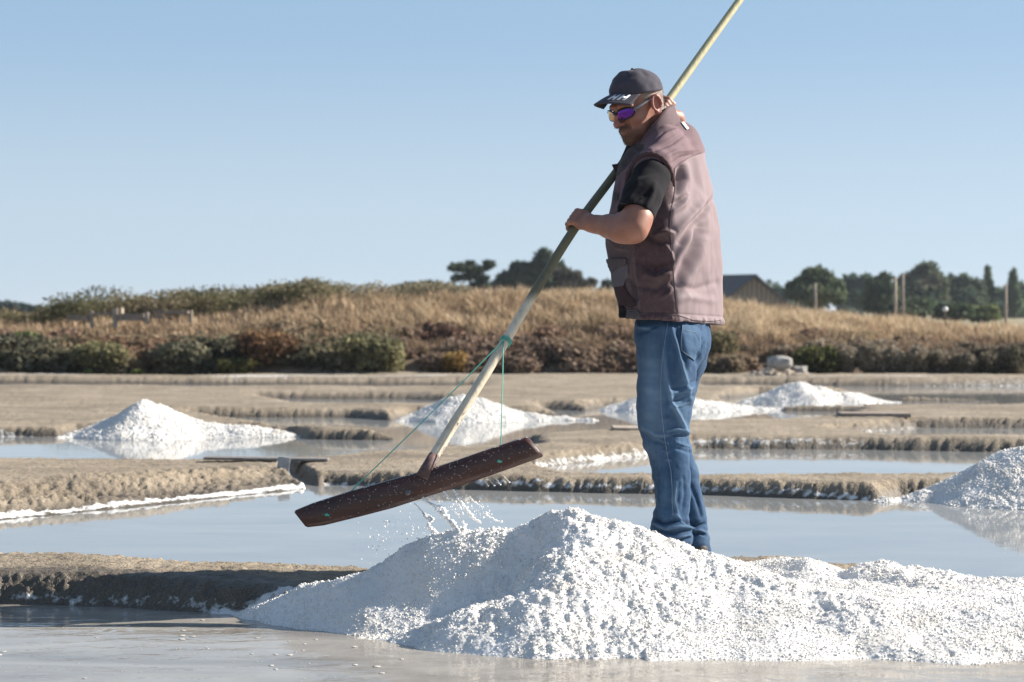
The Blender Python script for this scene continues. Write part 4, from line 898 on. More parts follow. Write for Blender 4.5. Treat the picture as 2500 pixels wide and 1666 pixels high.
def folds(V, N, lst, front=True):         # cloth folds: ridges (+) and furrows (-) along lines over the side seen in the photograph
    px, py = pix(V); face = np.clip(-N[:, 1] * 2 + .35, 0, 1) if front else np.ones(len(V)); D = np.zeros(len(V))
    for (pts, wd, dep) in lst:
        pts = np.array(pts, float); m_ = (px > pts[:, 0].min() - 4 * wd) & (px < pts[:, 0].max() + 4 * wd) & (py > pts[:, 1].min() - 4 * wd) & (py < pts[:, 1].max() + 4 * wd)
        if not m_.any(): continue
        d, k = d_line(px[m_], py[m_], pts); taper = np.sin(np.pi * np.clip((k + .25) / (len(pts) - .5), 0, 1)) ** .6
        D[m_] += dep * np.exp(-(d / wd) ** 2) * taper
    return D * face
from mathutils.bvhtree import BVHTree
def bvh_of(V, Q): return BVHTree.FromPolygons([tuple(v) for v in V], [tuple(int(i) for i in q) for q in Q])
CAMP = Vector((0, 0, H))
def cast(bvh, px, py, off=0.0):
    d = Vector(at(px, py, 7.0)) - CAMP; d.normalize(); loc, nor, i, ds = bvh.ray_cast(CAMP, d)
    if loc is None: return None
    if nor.dot(d) > 0: nor = -nor
    return np.array(loc + nor * off)
def surf_line(bvh, pts, off=.001, step=4):
    o_ = []
    for a, b in zip(pts, pts[1:]):
        n_ = max(1, int(math.hypot(b[0] - a[0], b[1] - a[1]) / step))
        for i in range(n_):
            p = cast(bvh, a[0] + (b[0] - a[0]) * i / n_, a[1] + (b[1] - a[1]) * i / n_, off)
            if p is not None: o_.append(p)
    return o_
def in_poly(x, y, poly): return sd_poly(np.array(x, float), np.array(y, float), np.array(poly, float))
def patch(name, bvh, poly, off, mat, parent, res=2.2, thick=.002, disp=None):
    """a piece of cloth (or print) lying on a surface, cut to an outline seen in the photograph"""
    poly = np.array(poly, float); x0, y0 = poly.min(0) - res; x1, y1 = poly.max(0) + res
    xs, ys_ = np.arange(x0, x1 + res, res), np.arange(y0, y1 + res, res); GX, GY = np.meshgrid(xs, ys_)
    sdv = in_poly(GX, GY, poly); V = []; idx = -np.ones(GX.shape, int)
    for j in range(GX.shape[0]):
        for i in range(GX.shape[1]):
            if sdv[j, i] < res * 1.3:
                x, y = GX[j, i], GY[j, i]
                if sdv[j, i] > 0:         # pull rim vertices onto the outline
                    e = .5; gx_ = float(in_poly([x + e], [y], poly)[0] - in_poly([x - e], [y], poly)[0]); gy_ = float(in_poly([x], [y + e], poly)[0] - in_poly([x], [y - e], poly)[0]); L = math.hypot(gx_, gy_) + 1e-9
                    x -= gx_ / L * sdv[j, i]; y -= gy_ / L * sdv[j, i]
                p = cast(bvh, x, y, off + (disp(x, y) if disp else 0))
                if p is not None: idx[j, i] = len(V); V.append(p)
    Fc = [[idx[j, i], idx[j, i + 1], idx[j + 1, i + 1], idx[j + 1, i]] for j in range(GX.shape[0] - 1) for i in range(GX.shape[1] - 1)
          if min(idx[j, i], idx[j, i + 1], idx[j + 1, i + 1], idx[j + 1, i]) >= 0 and in_poly([GX[j, i] + res / 2], [GY[j, i] + res / 2], poly)[0] < res * .55]
    if not Fc: return None
    o_ = mesh_obj(name, V, Fc, mat, parent)
    md = o_.modifiers.new('thickness', 'SOLIDIFY'); md.thickness = thick; md.offset = 0
    return o_

# ------------------------------------------------------------------ cloth and skin materials
def cloth(name, c, rough=.85, weave=900, var=.12, attr=False, wear=None, bump=.0006, fuzz=.2):
    t = NT(name); g = t.geo(); n0 = t.noise(6, 4, .6, g); n1 = t.noise(45, 4, .6, g); n2 = t.noise(weave, 2, .5, g)
    if attr: a = t.attr('Col').outputs['Color']
    else:
        rgb = t.n('RGB'); rgb.outputs[0].default_value = (*c, 1); a = rgb.outputs[0]
    f = t.maprange(n0, .3, .7, 1 - var, 1 + var); m_ = t.n('VectorMath', operation='SCALE'); t.l(a, m_.inputs[0]); t.l(f, m_.inputs['Scale']); col = m_.outputs[0]
    col = t.mix(t.maprange(n1, .4, .75, 0, .22), col, wear or tuple(min(1, q * 1.5 + .02) for q in c))
    col = t.mix(t.maprange(n2, .35, .7, 0, .25), col, tuple(min(1, q * 1.4) for q in c))
    t.bump(t.mix(.35, n2, n1), .8, bump)
    m2 = t.set(Base_Color=col, Roughness=rough, Sheen_Weight=fuzz, Sheen_Roughness=.5); t.b.inputs['Specular IOR Level'].default_value = .2; return m2
M_VEST = cloth('vest_cloth', (.30, .215, .22), .8, 700, .10, attr=True, wear=(.17, .13, .13), fuzz=.02)
M_TRIM = cloth('vest_trim', (.07, .040, .045), .85, 500, fuzz=.02)
M_BLACK = cloth('black_jersey', (.007, .0065, .009), .95, 600, .2, wear=(.012, .011, .013), fuzz=.02)
M_COLLAR = cloth('collar_cloth', (.10, .066, .072), .8, 600, fuzz=.02)
M_CAP = cloth('cap_cloth', (.055, .050, .066), .85, 700, .2, wear=(.10, .09, .11), fuzz=.05)
M_GREY = cloth('grey_cord', (.075, .066, .072), .85, 400, fuzz=.02)
M_THREAD = cloth('seam_thread', (.20, .24, .29), .8, 300, fuzz=.0)
t = NT('denim'); g = t.geo(); a = t.attr('Col').outputs['Color']
n1 = t.noise(30, 5, .65, t.mapped(g, (1.6, 1.6, .35))); n2 = t.noise(420, 2, .5, t.mapped(g, (1.4, 1.4, .3))); n3 = t.noise(8, 3, .6, g)
c = t.mix(t.maprange(n1, .42, .75, 0, .45), a, (.075, .145, .25)); c = t.mix(t.maprange(n2, .45, .75, 0, .3), c, (.12, .185, .28)); c = t.mix(t.maprange(n3, .4, .7, 0, .35), c, (.008, .026, .062))
t.bump(t.mix(.5, n1, n2), .8, .0012); M_DENIM = t.set(Base_Color=c, Roughness=.85, Sheen_Weight=.04); t.b.inputs['Specular IOR Level'].default_value = .2
t = NT('skin'); g = t.geo(); a = t.attr('Col').outputs['Color']; n1 = t.noise(35, 4, .6, g); n2 = t.noise(260, 3, .6, g)
c = t.mix(t.maprange(n1, .4, .7, 0, .3), a, (.26, .095, .062)); n4 = t.noise(90, 4, .7, g); c = t.mix(t.maprange(n4, .5, .7, 0, .35), c, (.20, .08, .055)); t.bump(t.mix(.5, n2, n4), .7, .0014)
M_SKIN = t.set(Base_Color=c, Roughness=.5, Subsurface_Weight=.12, Subsurface_Scale=.008)
M_HAIRG = flat_mat('grey_hair', (.24, .20, .17), .6, .3, 200); M_BEARD = flat_mat('beard_hair', (.17, .10, .065), .6, .6, 160)

FEET = at(1655, 1350, 7.42); person = empty('person', FEET)
tag(person, 'man in a cap, mirrored sunglasses, mauve vest and blue jeans gripping a long rake', 'person')
def child(o_, par=None):
    if par is None: return place(o_, person, FEET)
    o_.parent = par; return o_

# ---- head frame (forward, left, up)
yaw, pit = math.radians(36), math.radians(22)
hf_ = np.array([-math.cos(yaw) * math.cos(pit), -math.sin(yaw) * math.cos(pit), -math.sin(pit)])
hu_ = np.array([-math.cos(yaw) * math.sin(pit), -math.sin(yaw) * math.sin(pit), math.cos(pit)])
hl_ = np.cross(hu_, hf_); HR = np.stack([hf_, hl_, hu_], 1); HS = 1.04
HO = at(1598, 257, 7.31) - hl_ * .079 * HS
def hp(f, l, u): return HO + HS * (f * hf_ + l * hl_ + u * hu_)

# ---- body: head, neck, shoulders, arms and hands as one surface
B = Field((at(1380, 600, 7.0)[0] - .0, 6.92, 1.20), (.86, 7.86, 1.96), .0026)
B.ell(hp(-.006, 0, .045), np.array([.099, .077, .090]) * HS, 0, HR)
B.ell(hp(.040, 0, -.030), np.array([.060, .060, .075]) * HS, .03, HR)
B.ell(hp(.058, 0, -.075), np.array([.042, .045, .036]) * HS, .03, HR)
B.ell(hp(.084, 0, -.096), np.array([.022, .026, .020]) * HS, .02, HR)
B.tube([hp(.084, -.05, .030), hp(.100, -.022, .034), hp(.102, 0, .030), hp(.100, .022, .034), hp(.084, .05, .030)], .010 * HS, .02)
for s_ in (-1, 1):
    B.ell(hp(.070, .042 * s_, -.015), np.array([.026, .022, .024]) * HS, .02, HR)
    B.ell(hp(.096, .032 * s_, .012), np.array([.016, .018, .012]) * HS, .012, HR, 's')
    B.ell(hp(.086, .031 * s_, .012), np.array([.012, .012, .012]) * HS, .004, HR)
    B.ell(hp(.108, .013 * s_, -.030), np.array([.010, .008, .008]) * HS, .008, HR)
    # ears: disc, rim and lobe
    e0 = hp(-.006, .080 * s_, .0); B.ell(e0, np.array([.016, .007, .030]) * HS, .012, HR)
    rim = [hp(-.004 + .019 * math.cos(q) * (1 if math.sin(q) > -.4 else .7), (.0865 + .004 * (math.cos(q) < 0)) * s_, .002 + .031 * math.sin(q)) for q in np.linspace(-1.9, 3.6, 14)]
    B.tube([hp(-.010 - (p_[0]) * .0, .0865 * s_, p_[1]) for p_ in []] or rim, .0042 * HS, .004)
    B.ell(hp(.001, .092 * s_, -.003), np.array([.009, .008, .014]) * HS, .004, HR, 's')
    B.ell(hp(.004, .084 * s_, -.026), np.array([.008, .0055, .009]) * HS, .006, HR)
B.tube([hp(.100, 0, .022), hp(.112, 0, 0), hp(.126, 0, -.022)], np.array([.009, .010, .0115]) * HS, .012)
B.ell(hp(.122, 0, -.027), np.array([.012, .012, .009]) * HS, .008, HR)
B.tube([hp(.097, -.022, -.054), hp(.107, 0, -.050), hp(.097, .022, -.054)], .007 * HS, .010)
B.tube([hp(.094, -.018, -.067), hp(.104, 0, -.068), hp(.094, .018, -.067)], .0075 * HS, .010)
B.tube([hp(-.035, 0, -.035), at(1607, 318, 7.41), at(1630, 365, 7.43)], [.056, .058, .072], .03)
B.ell(at(1632, 430, 7.42), (.085, .10, .11), .05)
B.tube([at(1640, 420, 7.42), at(1640, 580, 7.42)], [.085, .095], .05)
SH = at(1598, 402, 7.20)
B.tube([at(1625, 400, 7.33), at(1600, 425, 7.20)], [.055, .05], .03)
ARM = [at(1592, 430, 7.19), at(1575, 470, 7.10), at(1556, 532, 7.025), at(1546, 556, 7.01)]
B.tube(ARM, [.050, .056, .054, .050], .03)
B.tube([at(1546, 556, 7.01), at(1515, 557, 7.045), at(1487, 553, 7.085), at(1462, 549, 7.115), at(1446, 547, 7.128)], [.049, .050, .043, .033, .0275], .03)
B.ell(at(1528, 572, 7.03), (.05, .035, .024), .03)
# left hand closed round the pole: palm towards it, fingers over its left side and behind
pc = pole_pt(545); pd = pole_pt(530) - pole_pt(560); pd /= np.linalg.norm(pd)      # pole axis, upwards
sx = np.array([0, -1, 0]) - pd * (-pd[1]); sx /= np.linalg.norm(sx); lx = np.cross(pd, sx)    # towards the camera / to its left
if lx[0] > 0: lx = -lx
def ph(a, b, c_): return pc + pd * a + sx * b + lx * c_
B.tube([at(1446, 547, 7.128), ph(-.002, .028, -.018)], [.028, .024], .02, 1.0)
for i, a in enumerate((.027, .009, -.009, -.026)):
    B.tube([at(1440, 545 + (i - 1.5) * 5, 7.125), ph(a * .95, .034, -.010), ph(a, .032, .010)], [.016, .0145, .0125], .010)
    rr_ = (.0105, .0112, .0105, .0095)[i]
    B.tube([ph(a, .032, .010), ph(a - .001, .018, .027), ph(a - .002, -.004, .030)], [.0125, rr_ * 1.05, rr_ * .98], .004)
    B.tube([ph(a - .002, -.004, .030), ph(a - .003, -.023, .018), ph(a - .003, -.026, -.002)], [rr_ * .98, rr_ * .9, rr_ * .78], .003)
B.tube([at(1442, 538, 7.128), ph(.038, .016, -.024), ph(.050, -.008, -.022), ph(.048, -.026, -.006)], [.016, .0135, .0115, .0095], .008)
# right arm raised behind the shoulder, hand on the pole behind the neck
B.tube([at(1640, 425, 7.50), at(1665, 440, 7.62), at(1692, 470, 7.74)], [.04, .04, .042], .02)
B.tube([at(1692, 470, 7.74), at(1682, 380, 7.72), at(1664, 320, 7.66), at(1652, 288, 7.625)], [.045, .042, .031, .027], .02)
qc = pole_pt(262); pd2 = pole_pt(240) - pole_pt(285); pd2 /= np.linalg.norm(pd2)
sy = np.array([1, 0, 0]) - pd2 * pd2[0]; sy /= np.linalg.norm(sy); ly = np.cross(pd2, sy)
if ly[1] > 0: ly = -ly                     # ly towards the camera
def qh(a, b, c_): return qc + pd2 * a + sy * b + ly * c_
B.tube([at(1652, 288, 7.625), qh(-.015, .024, .0), qh(.004, .028, .0)], [.027, .022, .019], .015)
for i, a in enumerate((.022, .006, -.010, -.025)):
    rr_ = (.0105, .011, .0105, .0095)[i]
    B.tube([qh(a - .012, .028, -.006), qh(a, .027, .010), qh(a, .010, .0265), qh(a - .001, -.012, .024), qh(a - .002, -.025, .006)], [.013, .0125, rr_, rr_ * .95, rr_ * .85], .005)
B.tube([qh(-.01, .022, -.016), qh(.012, .008, -.028), qh(.020, -.012, -.024)], [.014, .012, .010], .006)
V, Q = B.nets(); V = relax(V, Q, 1, .35); N = vnorm(V, Q)
L = (V - HO) @ HR / HS; lf, ll, lu = L[:, 0], L[:, 1], L[:, 2]; isH = (np.abs(ll) < .12) & (lu > -.16) & (lu < .2) & (np.abs(lf) < .16)
_x, _y = pix(V); _hid = (_x > 1640) & (_x < 1735) & (_y > 335) & (_y < 560) & (V[:, 1] < 7.60); Q = Q[~_hid[Q].any(1)]      # skin wholly under the vest
base = np.tile(np.array([.31, .14, .092]), (len(V), 1)) * (1 + .10 * vn3(V[:, 0] * 30, V[:, 1] * 30, V[:, 2] * 30, 3))[:, None]
face = np.array([.36, .165, .115]); base = np.where(isH[:, None], face * (1 + .08 * vn3(V[:, 0] * 40, V[:, 1] * 40, V[:, 2] * 40, 4))[:, None], base)
ear = isH & (np.abs(ll) > .077) & (np.abs(lf) < .035) & (np.abs(lu) < .04); base[ear] = [.34, .13, .10]
nose = isH & (lf > .108) & (lu < .0) & (lu > -.042); base[nose] = [.34, .135, .10]
def beard_mask(f, l, u):
    jaw = sstep(-.046, -.066, u + .75 * (f - .06) * (f < .06)) * (f > -.005)
    mou = sstep(.020, .006, np.abs(u + .045)) * (f > .085) * (np.abs(l) < .034)
    return np.clip(np.maximum(jaw * (np.clip((f - .0) / .02, 0, 1)), mou), 0, 1) * (u > -.135)
bmk = beard_mask(lf, ll, lu) * isH
lips = isH & (lf > .095) & (np.abs(ll) < .016) & (np.abs(lu + .060) < .0055); bmk[lips] = 0
chinw = np.clip((lf - .045) / .04, .25, 1)[:, None]; base = base * (1 - .66 * bmk[:, None] * chinw) + np.array([.10, .052, .034]) * .66 * bmk[:, None] * chinw; base[lips] = [.25, .10, .08]
hairz = isH & (lf < .02) & (np.abs(ll) < .08) & (lu > -.06) & (lu + .9 * (lf) < .2); hm = (isH & (lf < -.02) & (lu > -.07)) | (isH & (lf < .035) & (lf > -.03) & (lu > .03)); _px, _py = pix(V); hm &= ~ear & (_px < 1626) & (_py < 272)
base[hm] = np.array([.26, .20, .165])
body = child(mesh_obj('body', V, Q, M_SKIN, attrs={'Col': base}))
bv_body = bvh_of(V, Q)
def strands(name, mask, n, ln, wd, mat, flow, seed, spread=.5):
    r_ = np.random.default_rng(seed); w_ = mask / mask.sum(); k = r_.choice(len(V), n, p=w_); P_ = V[k] + r_.normal(0, .0012, (n, 3)); Nn = N[k]
    d = Nn * .6 + flow[None] + r_.normal(0, spread * .5, (n, 3)); d -= np.clip((d * Nn).sum(1) - .0, -9, 0)[:, None] * Nn; d /= np.linalg.norm(d, axis=1)[:, None]
    s1 = np.cross(d, r_.normal(size=(n, 3))); s1 /= np.linalg.norm(s1, axis=1)[:, None]; l_ = ln * r_.uniform(.5, 1.3, n)[:, None]; P_ = P_ - Nn * .001
    VV = np.stack([P_ - s1 * wd, P_ + s1 * wd, P_ + d * l_ * .6 + s1 * wd * .7, P_ + d * l_ + flow * .002], 1).reshape(-1, 3); q = np.arange(n)[:, None] * 4
    return mesh_obj(name, VV, np.concatenate([q + [0, 1, 2], q + [0, 2, 3]]), mat, None, smooth=False)
ob = strands('beard', bmk * (bmk > .3) * np.clip((lf - .02) / .06, .22, 1) ** 1.5, 6000, .0050, .0003, M_BEARD, -hu_ * .7 + hf_ * .25, 3); ob['kind'] = 'stuff'; child(ob)
ob = strands('hair', hm.astype(float), 8000, .0042, .0003, M_HAIRG, -hu_ * .6 - hf_ * .5, 4); ob['kind'] = 'stuff'; child(ob)

# ---- cap
def dome(nm, mat, fo, lo_, uo, c0, nth=64, nph=22, seam=True):
    VV = []; 
    for j in range(nph + 1):
        ph_ = math.pi / 2 * j / nph
        for i in range(nth):
            th = 2 * math.pi * i / nth; cr_ = math.cos(ph_); rr = 1.0
            if seam: rr = 1 - .010 * math.exp(-((((th / (2 * math.pi) * 6) % 1) - .5) / .05) ** 2) * (1 if j < nph else 0)
            x, y, z = fo * cr_ ** .9 * math.cos(th) * rr, lo_ * cr_ ** .9 * math.sin(th) * rr, uo * math.sin(ph_) * rr
            wob = .0045 * float(vn3(np.array(x * 22.), np.array(y * 22.), np.array(z * 22.), 12)) + .003 * float(vn3(np.array(x * 45.), np.array(y * 45.), np.array(z * 45.), 13))
            q = 1 + wob / .09
            VV.append(cp(c0[0] + x * q, c0[1] + y * q, c0[2] + z * q))
    Fc = [[j * nth + i, j * nth + (i + 1) % nth, (j + 1) * nth + (i + 1) % nth, (j + 1) * nth + i] for j in range(nph) for i in range(nth)]
    o_ = mesh_obj(nm, VV, Fc, mat); md = o_.modifiers.new('t', 'SOLIDIFY'); md.thickness = .003; return o_, VV, Fc
CAPC = (.002, 0, .050)
CT = math.radians(11)
def cp(x, y, z):                          # cap frame: tipped back on the head
    dx, dz = x - CAPC[0], z - CAPC[2]; return hp(CAPC[0] + dx * math.cos(CT) - dz * math.sin(CT), y, CAPC[2] + dz * math.cos(CT) + dx * math.sin(CT))
crown, VV, Fc = dome('crown_panels', M_CAP, .103, .086, .090, CAPC)
cap = empty('cap', FEET); cap.parent = person; cap.location = (0, 0, 0)
crown.parent = cap; crown.location = -Vector(FEET); 
VB = []; NB, NR = 26, 9
for j in range(NR + 1):
    for i in range(NB + 1):
        v_ = (i / NB * 2 - 1); ph_ = v_ * math.radians(64); bx_, by_ = .101 * math.cos(ph_), .086 * math.sin(ph_); r_ = j / NR
        ex = .080 * math.cos(ph_ * .92) ** .75; yy = by_ * (1 + .02 * r_)
        x = bx_ + ex * r_; z = .006 - .014 * v_ * v_ * (1 + .4 * r_) - .022 * r_ ** 1.3 - .005 * v_ * v_ * r_ + .004
        VB.append(cp(CAPC[0] + x, yy, CAPC[2] + z))
FB = [[j * (NB + 1) + i, j * (NB + 1) + i + 1, (j + 1) * (NB + 1) + i + 1, (j + 1) * (NB + 1) + i] for j in range(NR) for i in range(NB)]
brim = mesh_obj('brim', VB, FB, M_CAP); md = brim.modifiers.new('t', 'SOLIDIFY'); md.thickness = .004; md.offset = 0; brim.parent = cap; brim.location = -Vector(FEET)
m = MB(); v, f = ICO2; m.add(v * [.0055, .0055, .004] @ HR.T + cp(CAPC[0], 0, CAPC[2] + .0885), f.tolist()); ob = m.build('button', M_CAP); ob.parent = cap; ob.location = -Vector(FEET)
bvb = bvh_of(np.array(VB), np.array(FB))
M_WHITE = flat_mat('white_print', (.75, .75, .75), .6, .05)
def brim_pt(v_, r_, up=.0036):
    ph_ = v_ * math.radians(64); x = .101 * math.cos(ph_) + .080 * math.cos(ph_ * .92) ** .75 * r_; z = .006 - .014 * v_ * v_ * (1 + .4 * r_) - .022 * r_ ** 1.3 - .005 * v_ * v_ * r_ + .004
    return cp(CAPC[0] + x, .086 * math.sin(ph_) * (1 + .02 * r_), CAPC[2] + z + up)
def stroke(a0, a1, b0, b1):                # a box of print between two positions across and along the brim
    VV = [brim_pt(q[0], q[1]) for q in ((a0, b0), (a1, b0), (a1, b1), (a0, b1))]; ob = mesh_obj('logo_stroke', VV, [[0, 1, 2, 3]], M_WHITE, smooth=False)
    md = ob.modifiers.new('t', 'SOLIDIFY'); md.thickness = .0008; md.offset = 0; ob.parent = brim
for k in (0, 1):                           # two capital letters H printed on the near side of the brim
    v0 = .26 + k * .29
    stroke(v0, v0 + .075, .24, .74); stroke(v0 + .155, v0 + .23, .24, .74); stroke(v0 + .06, v0 + .17, .41, .57)
# ---- sunglasses
gl = empty('sunglasses', FEET); gl.parent = person; gl.location = (0, 0, 0)
M_FRAME = flat_mat('glossy_frame', (.012, .012, .016), .25, .1); M_ARM = flat_mat('grey_temple', (.16, .17, .19), .35, .1)
def lens_mat(name, c1, c2):
    t = NT(name); lw = t.n('LayerWeight'); lw.inputs[0].default_value = .45; c_ = t.ramp(lw.outputs['Facing'], [(.1, c1), (.6, c2)])
    return t.set(Base_Color=c_, Metallic=.85, Roughness=.08)
M_L1, M_L2 = lens_mat('purple_mirror', (.12, .03, .30), (.30, .06, .16)), lens_mat('amber_mirror', (.55, .30, .20), (.70, .42, .20))
def wrapf(l): return .118 - 5.6 * l * l
def gpnt(l, u, o_=0): return hp(wrapf(l) + o_ - .10 * (u - .010), l, u)
for s_, mt in ((1, M_L1), (-1, M_L2)):
    cl_, cu = .038 * s_, .008; VV = [gpnt(cl_, cu, .003)]; nr, na = 6, 36; outl = []
    for j in range(1, nr + 1):
        for i in range(na):
            a = 2 * math.pi * i / na; ca, sa = math.cos(a), math.sin(a); rr = j / nr
            dl = .036 * np.sign(ca) * abs(ca) ** .8; du = .0195 * np.sign(sa) * abs(sa) ** .85 + .003 * ca
            if sa > 0: du *= .85
            VV.append(gpnt(cl_ + s_ * dl * rr, cu + du * rr, .003 * (1 - rr * rr)))
            if j == nr: outl.append(gpnt(cl_ + s_ * dl, cu + du, .0005))
    Fc = [[0, 1 + i, 1 + (i + 1) % na] for i in range(na)] ; F4 = [[1 + j * na + i, 1 + (j + 1) * na + i, 1 + (j + 1) * na + (i + 1) % na, 1 + j * na + (i + 1) % na] for j in range(nr - 1) for i in range(na)]
    me = bpy.data.meshes.new('lens'); me.from_pydata([tuple(q) for q in VV], [], Fc + F4); me.materials.append(mt); me.polygons.foreach_set('use_smooth', [True] * len(me.polygons)); ob = bpy.data.objects.new('lens', me); COL.objects.link(ob); ob.parent = gl; ob.location = -Vector(FEET)
    md = ob.modifiers.new('t', 'SOLIDIFY'); md.thickness = .0015
    m = MB(); m.tube(outl + [outl[0]], .0026, 6); ob = m.build('rim', M_FRAME, gl); ob.location = -Vector(FEET)
    m = MB(); m.tube([gpnt(.070 * s_, .014, .0), hp(.082, .073 * s_, .016), hp(.055, .0805 * s_, .020), hp(.012, .0835 * s_, .026), hp(-.012, .083 * s_, .022)], [.0052, .0058, .0045, .003, .0025], 8); ob = m.build('temple_arm', M_ARM, gl); ob.location = -Vector(FEET)
m = MB(); m.tube([gpnt(-.010, .012, .001), gpnt(0, .015, .002), gpnt(.010, .012, .001)], .0035, 7); ob = m.build('bridge', M_FRAME, gl); ob.location = -Vector(FEET)

# ---- black t-shirt: sleeve and the part seen at the throat
T = Field((.20, 6.94, 1.34), (.64, 7.5, 1.74), .003)
T.tube([at(1602, 420, 7.205), at(1589, 436, 7.165), at(1569, 480, 7.09), at(1553, 518, 7.045), at(1550, 526, 7.04)], [.062, .069, .071, .0665, .066], .02)
T.tube([at(1545, 400, 7.36), at(1560, 365, 7.38)], [.05, .05], .01)
ax0 = at(1553, 518, 7.045); axd = at(1546, 556, 7.01) - at(1568, 480, 7.085); axd /= np.linalg.norm(axd)
hemn = axd * .95 + np.array([-.10, 0, -.20]); hemn /= np.linalg.norm(hemn); hemp = at(1548, 520, 7.04)
T.add(lambda X, Y, Z: -((X - hemp[0]) * hemn[0] + (Y - hemp[1]) * hemn[1] + (Z - hemp[2]) * hemn[2]), hemp - .12, hemp + .12, 0, 's')
T.tube([at(1560, 500, 7.06), at(1546, 560, 7.01)], [.0585, .0585], 0, 1, 's')
V, Q = T.nets(); V = relax(V, Q, 1, .4); N = vnorm(V, Q)
D = folds(V, N, [([(1520, 505), (1545, 470), (1560, 450)], 6, .006), ([(1570, 520), (1590, 480), (1598, 450)], 7, .008), ([(1540, 500), (1560, 485), (1590, 470)], 5, -.005), ([(1525, 470), (1560, 440), (1600, 430)], 6, .004)])
D += .0025 * vn3(V[:, 0] * 22, V[:, 1] * 22, V[:, 2] * 12, 5); V = V + N * D[:, None]
tsh = child(mesh_obj('tshirt', V, Q, M_BLACK)); bvt = bvh_of(V, Q)
m = MB(); ln_ = surf_line(bvt, [(1505, 496), (1530, 498), (1560, 508), (1585, 522)], .0008, 4)
if len(ln_) > 3: m.tube(ln_, .0012, 5); ob = m.build('hem_stitch', M_THREAD.copy() if False else M_GREY, tsh)

# ---- vest
sa_, da_ = np.array([.50, .866]), np.array([-.866, .50])
VR = [(792, 1510, 1773, .262), (760, 1505, 1773, .264), (700, 1492, 1770, .266), (650, 1481, 1768, .266), (600, 1475, 1766, .264), (560, 1477, 1763, .258), (500, 1490, 1753, .25), (450, 1500, 1742, .238), (420, 1506, 1735, .225), (395, 1514, 1727, .205), (370, 1528, 1717, .175), (345, 1548, 1702, .14), (325, 1568, 1686, .11), (300, 1600, 1660, .07)]
zc = []; rows_ = []
for (py, l_, r_, a_x) in VR:
    a_x *= .96
    Yc = 7.42; s_ = Yc / F; cx = ((l_ + r_) / 2 - 1250) * s_; hw = (r_ - l_) / 2 * s_; z = H - (py - YH) * s_
    qq = 1.4545; b = max(.0009, hw ** qq - (.5 * a_x) ** qq) ** (1 / qq) / .866; b = max(b, .45 * hw)
    rows_.append((z, cx, a_x, b))
rows_.sort(); rz = [q[0] for q in rows_]
Vt = Field((.28, 7.02, .97), (.86, 7.80, 1.80), .0034)
def vest_fn(X, Y, Z, grow=0.0):
    cx, a_, b_ = [np.interp(Z, rz, [q[i] for q in rows_]) for i in (1, 2, 3)]
    dx, dy = X - cx, Y - 7.42; u = (dx * sa_[0] + dy * sa_[1]) / (a_ + grow); v_ = (dx * da_[0] + dy * da_[1]) / (b_ + grow)
    q = (np.abs(u) ** 3.2 + np.abs(v_) ** 3.2) ** (1 / 3.2); d = (q - 1) * np.minimum(a_, b_) * .92
    return np.maximum(d, Z - rz[-1])
Vt.add(vest_fn, (.28, 7.0, .98), (.86, 7.85, 1.79))
Vt.tube([at(1625, 365, 7.34), at(1597, 402, 7.215)], [.078, .068], .04)           # near shoulder
Vt.tube([at(1660, 345, 7.48), at(1680, 372, 7.58), at(1690, 395, 7.62)], [.07, .06, .048], .04)
hb = at(1640, 786, 7.42); hn = np.array([-.050, 0.0, -1.0]); hn /= np.linalg.norm(hn)   # hem plane, lower at the back
Vt.add(lambda X, Y, Z: (Z - hb[2]) + (X - hb[0]) * .06 + 0 * Y, (.2, 7.0, .9), (.9, 7.9, 1.1), 0, 's')
Vt.add(lambda X, Y, Z: vest_fn(X, Y, Z, -.012) + np.maximum(0, Z - 1.06) * 4, (.28, 7.0, .95), (.86, 7.85, 1.10), 0, 's')
V, Q = Vt.nets(); V = relax(V, Q, 5, .6); N = vnorm(V, Q)
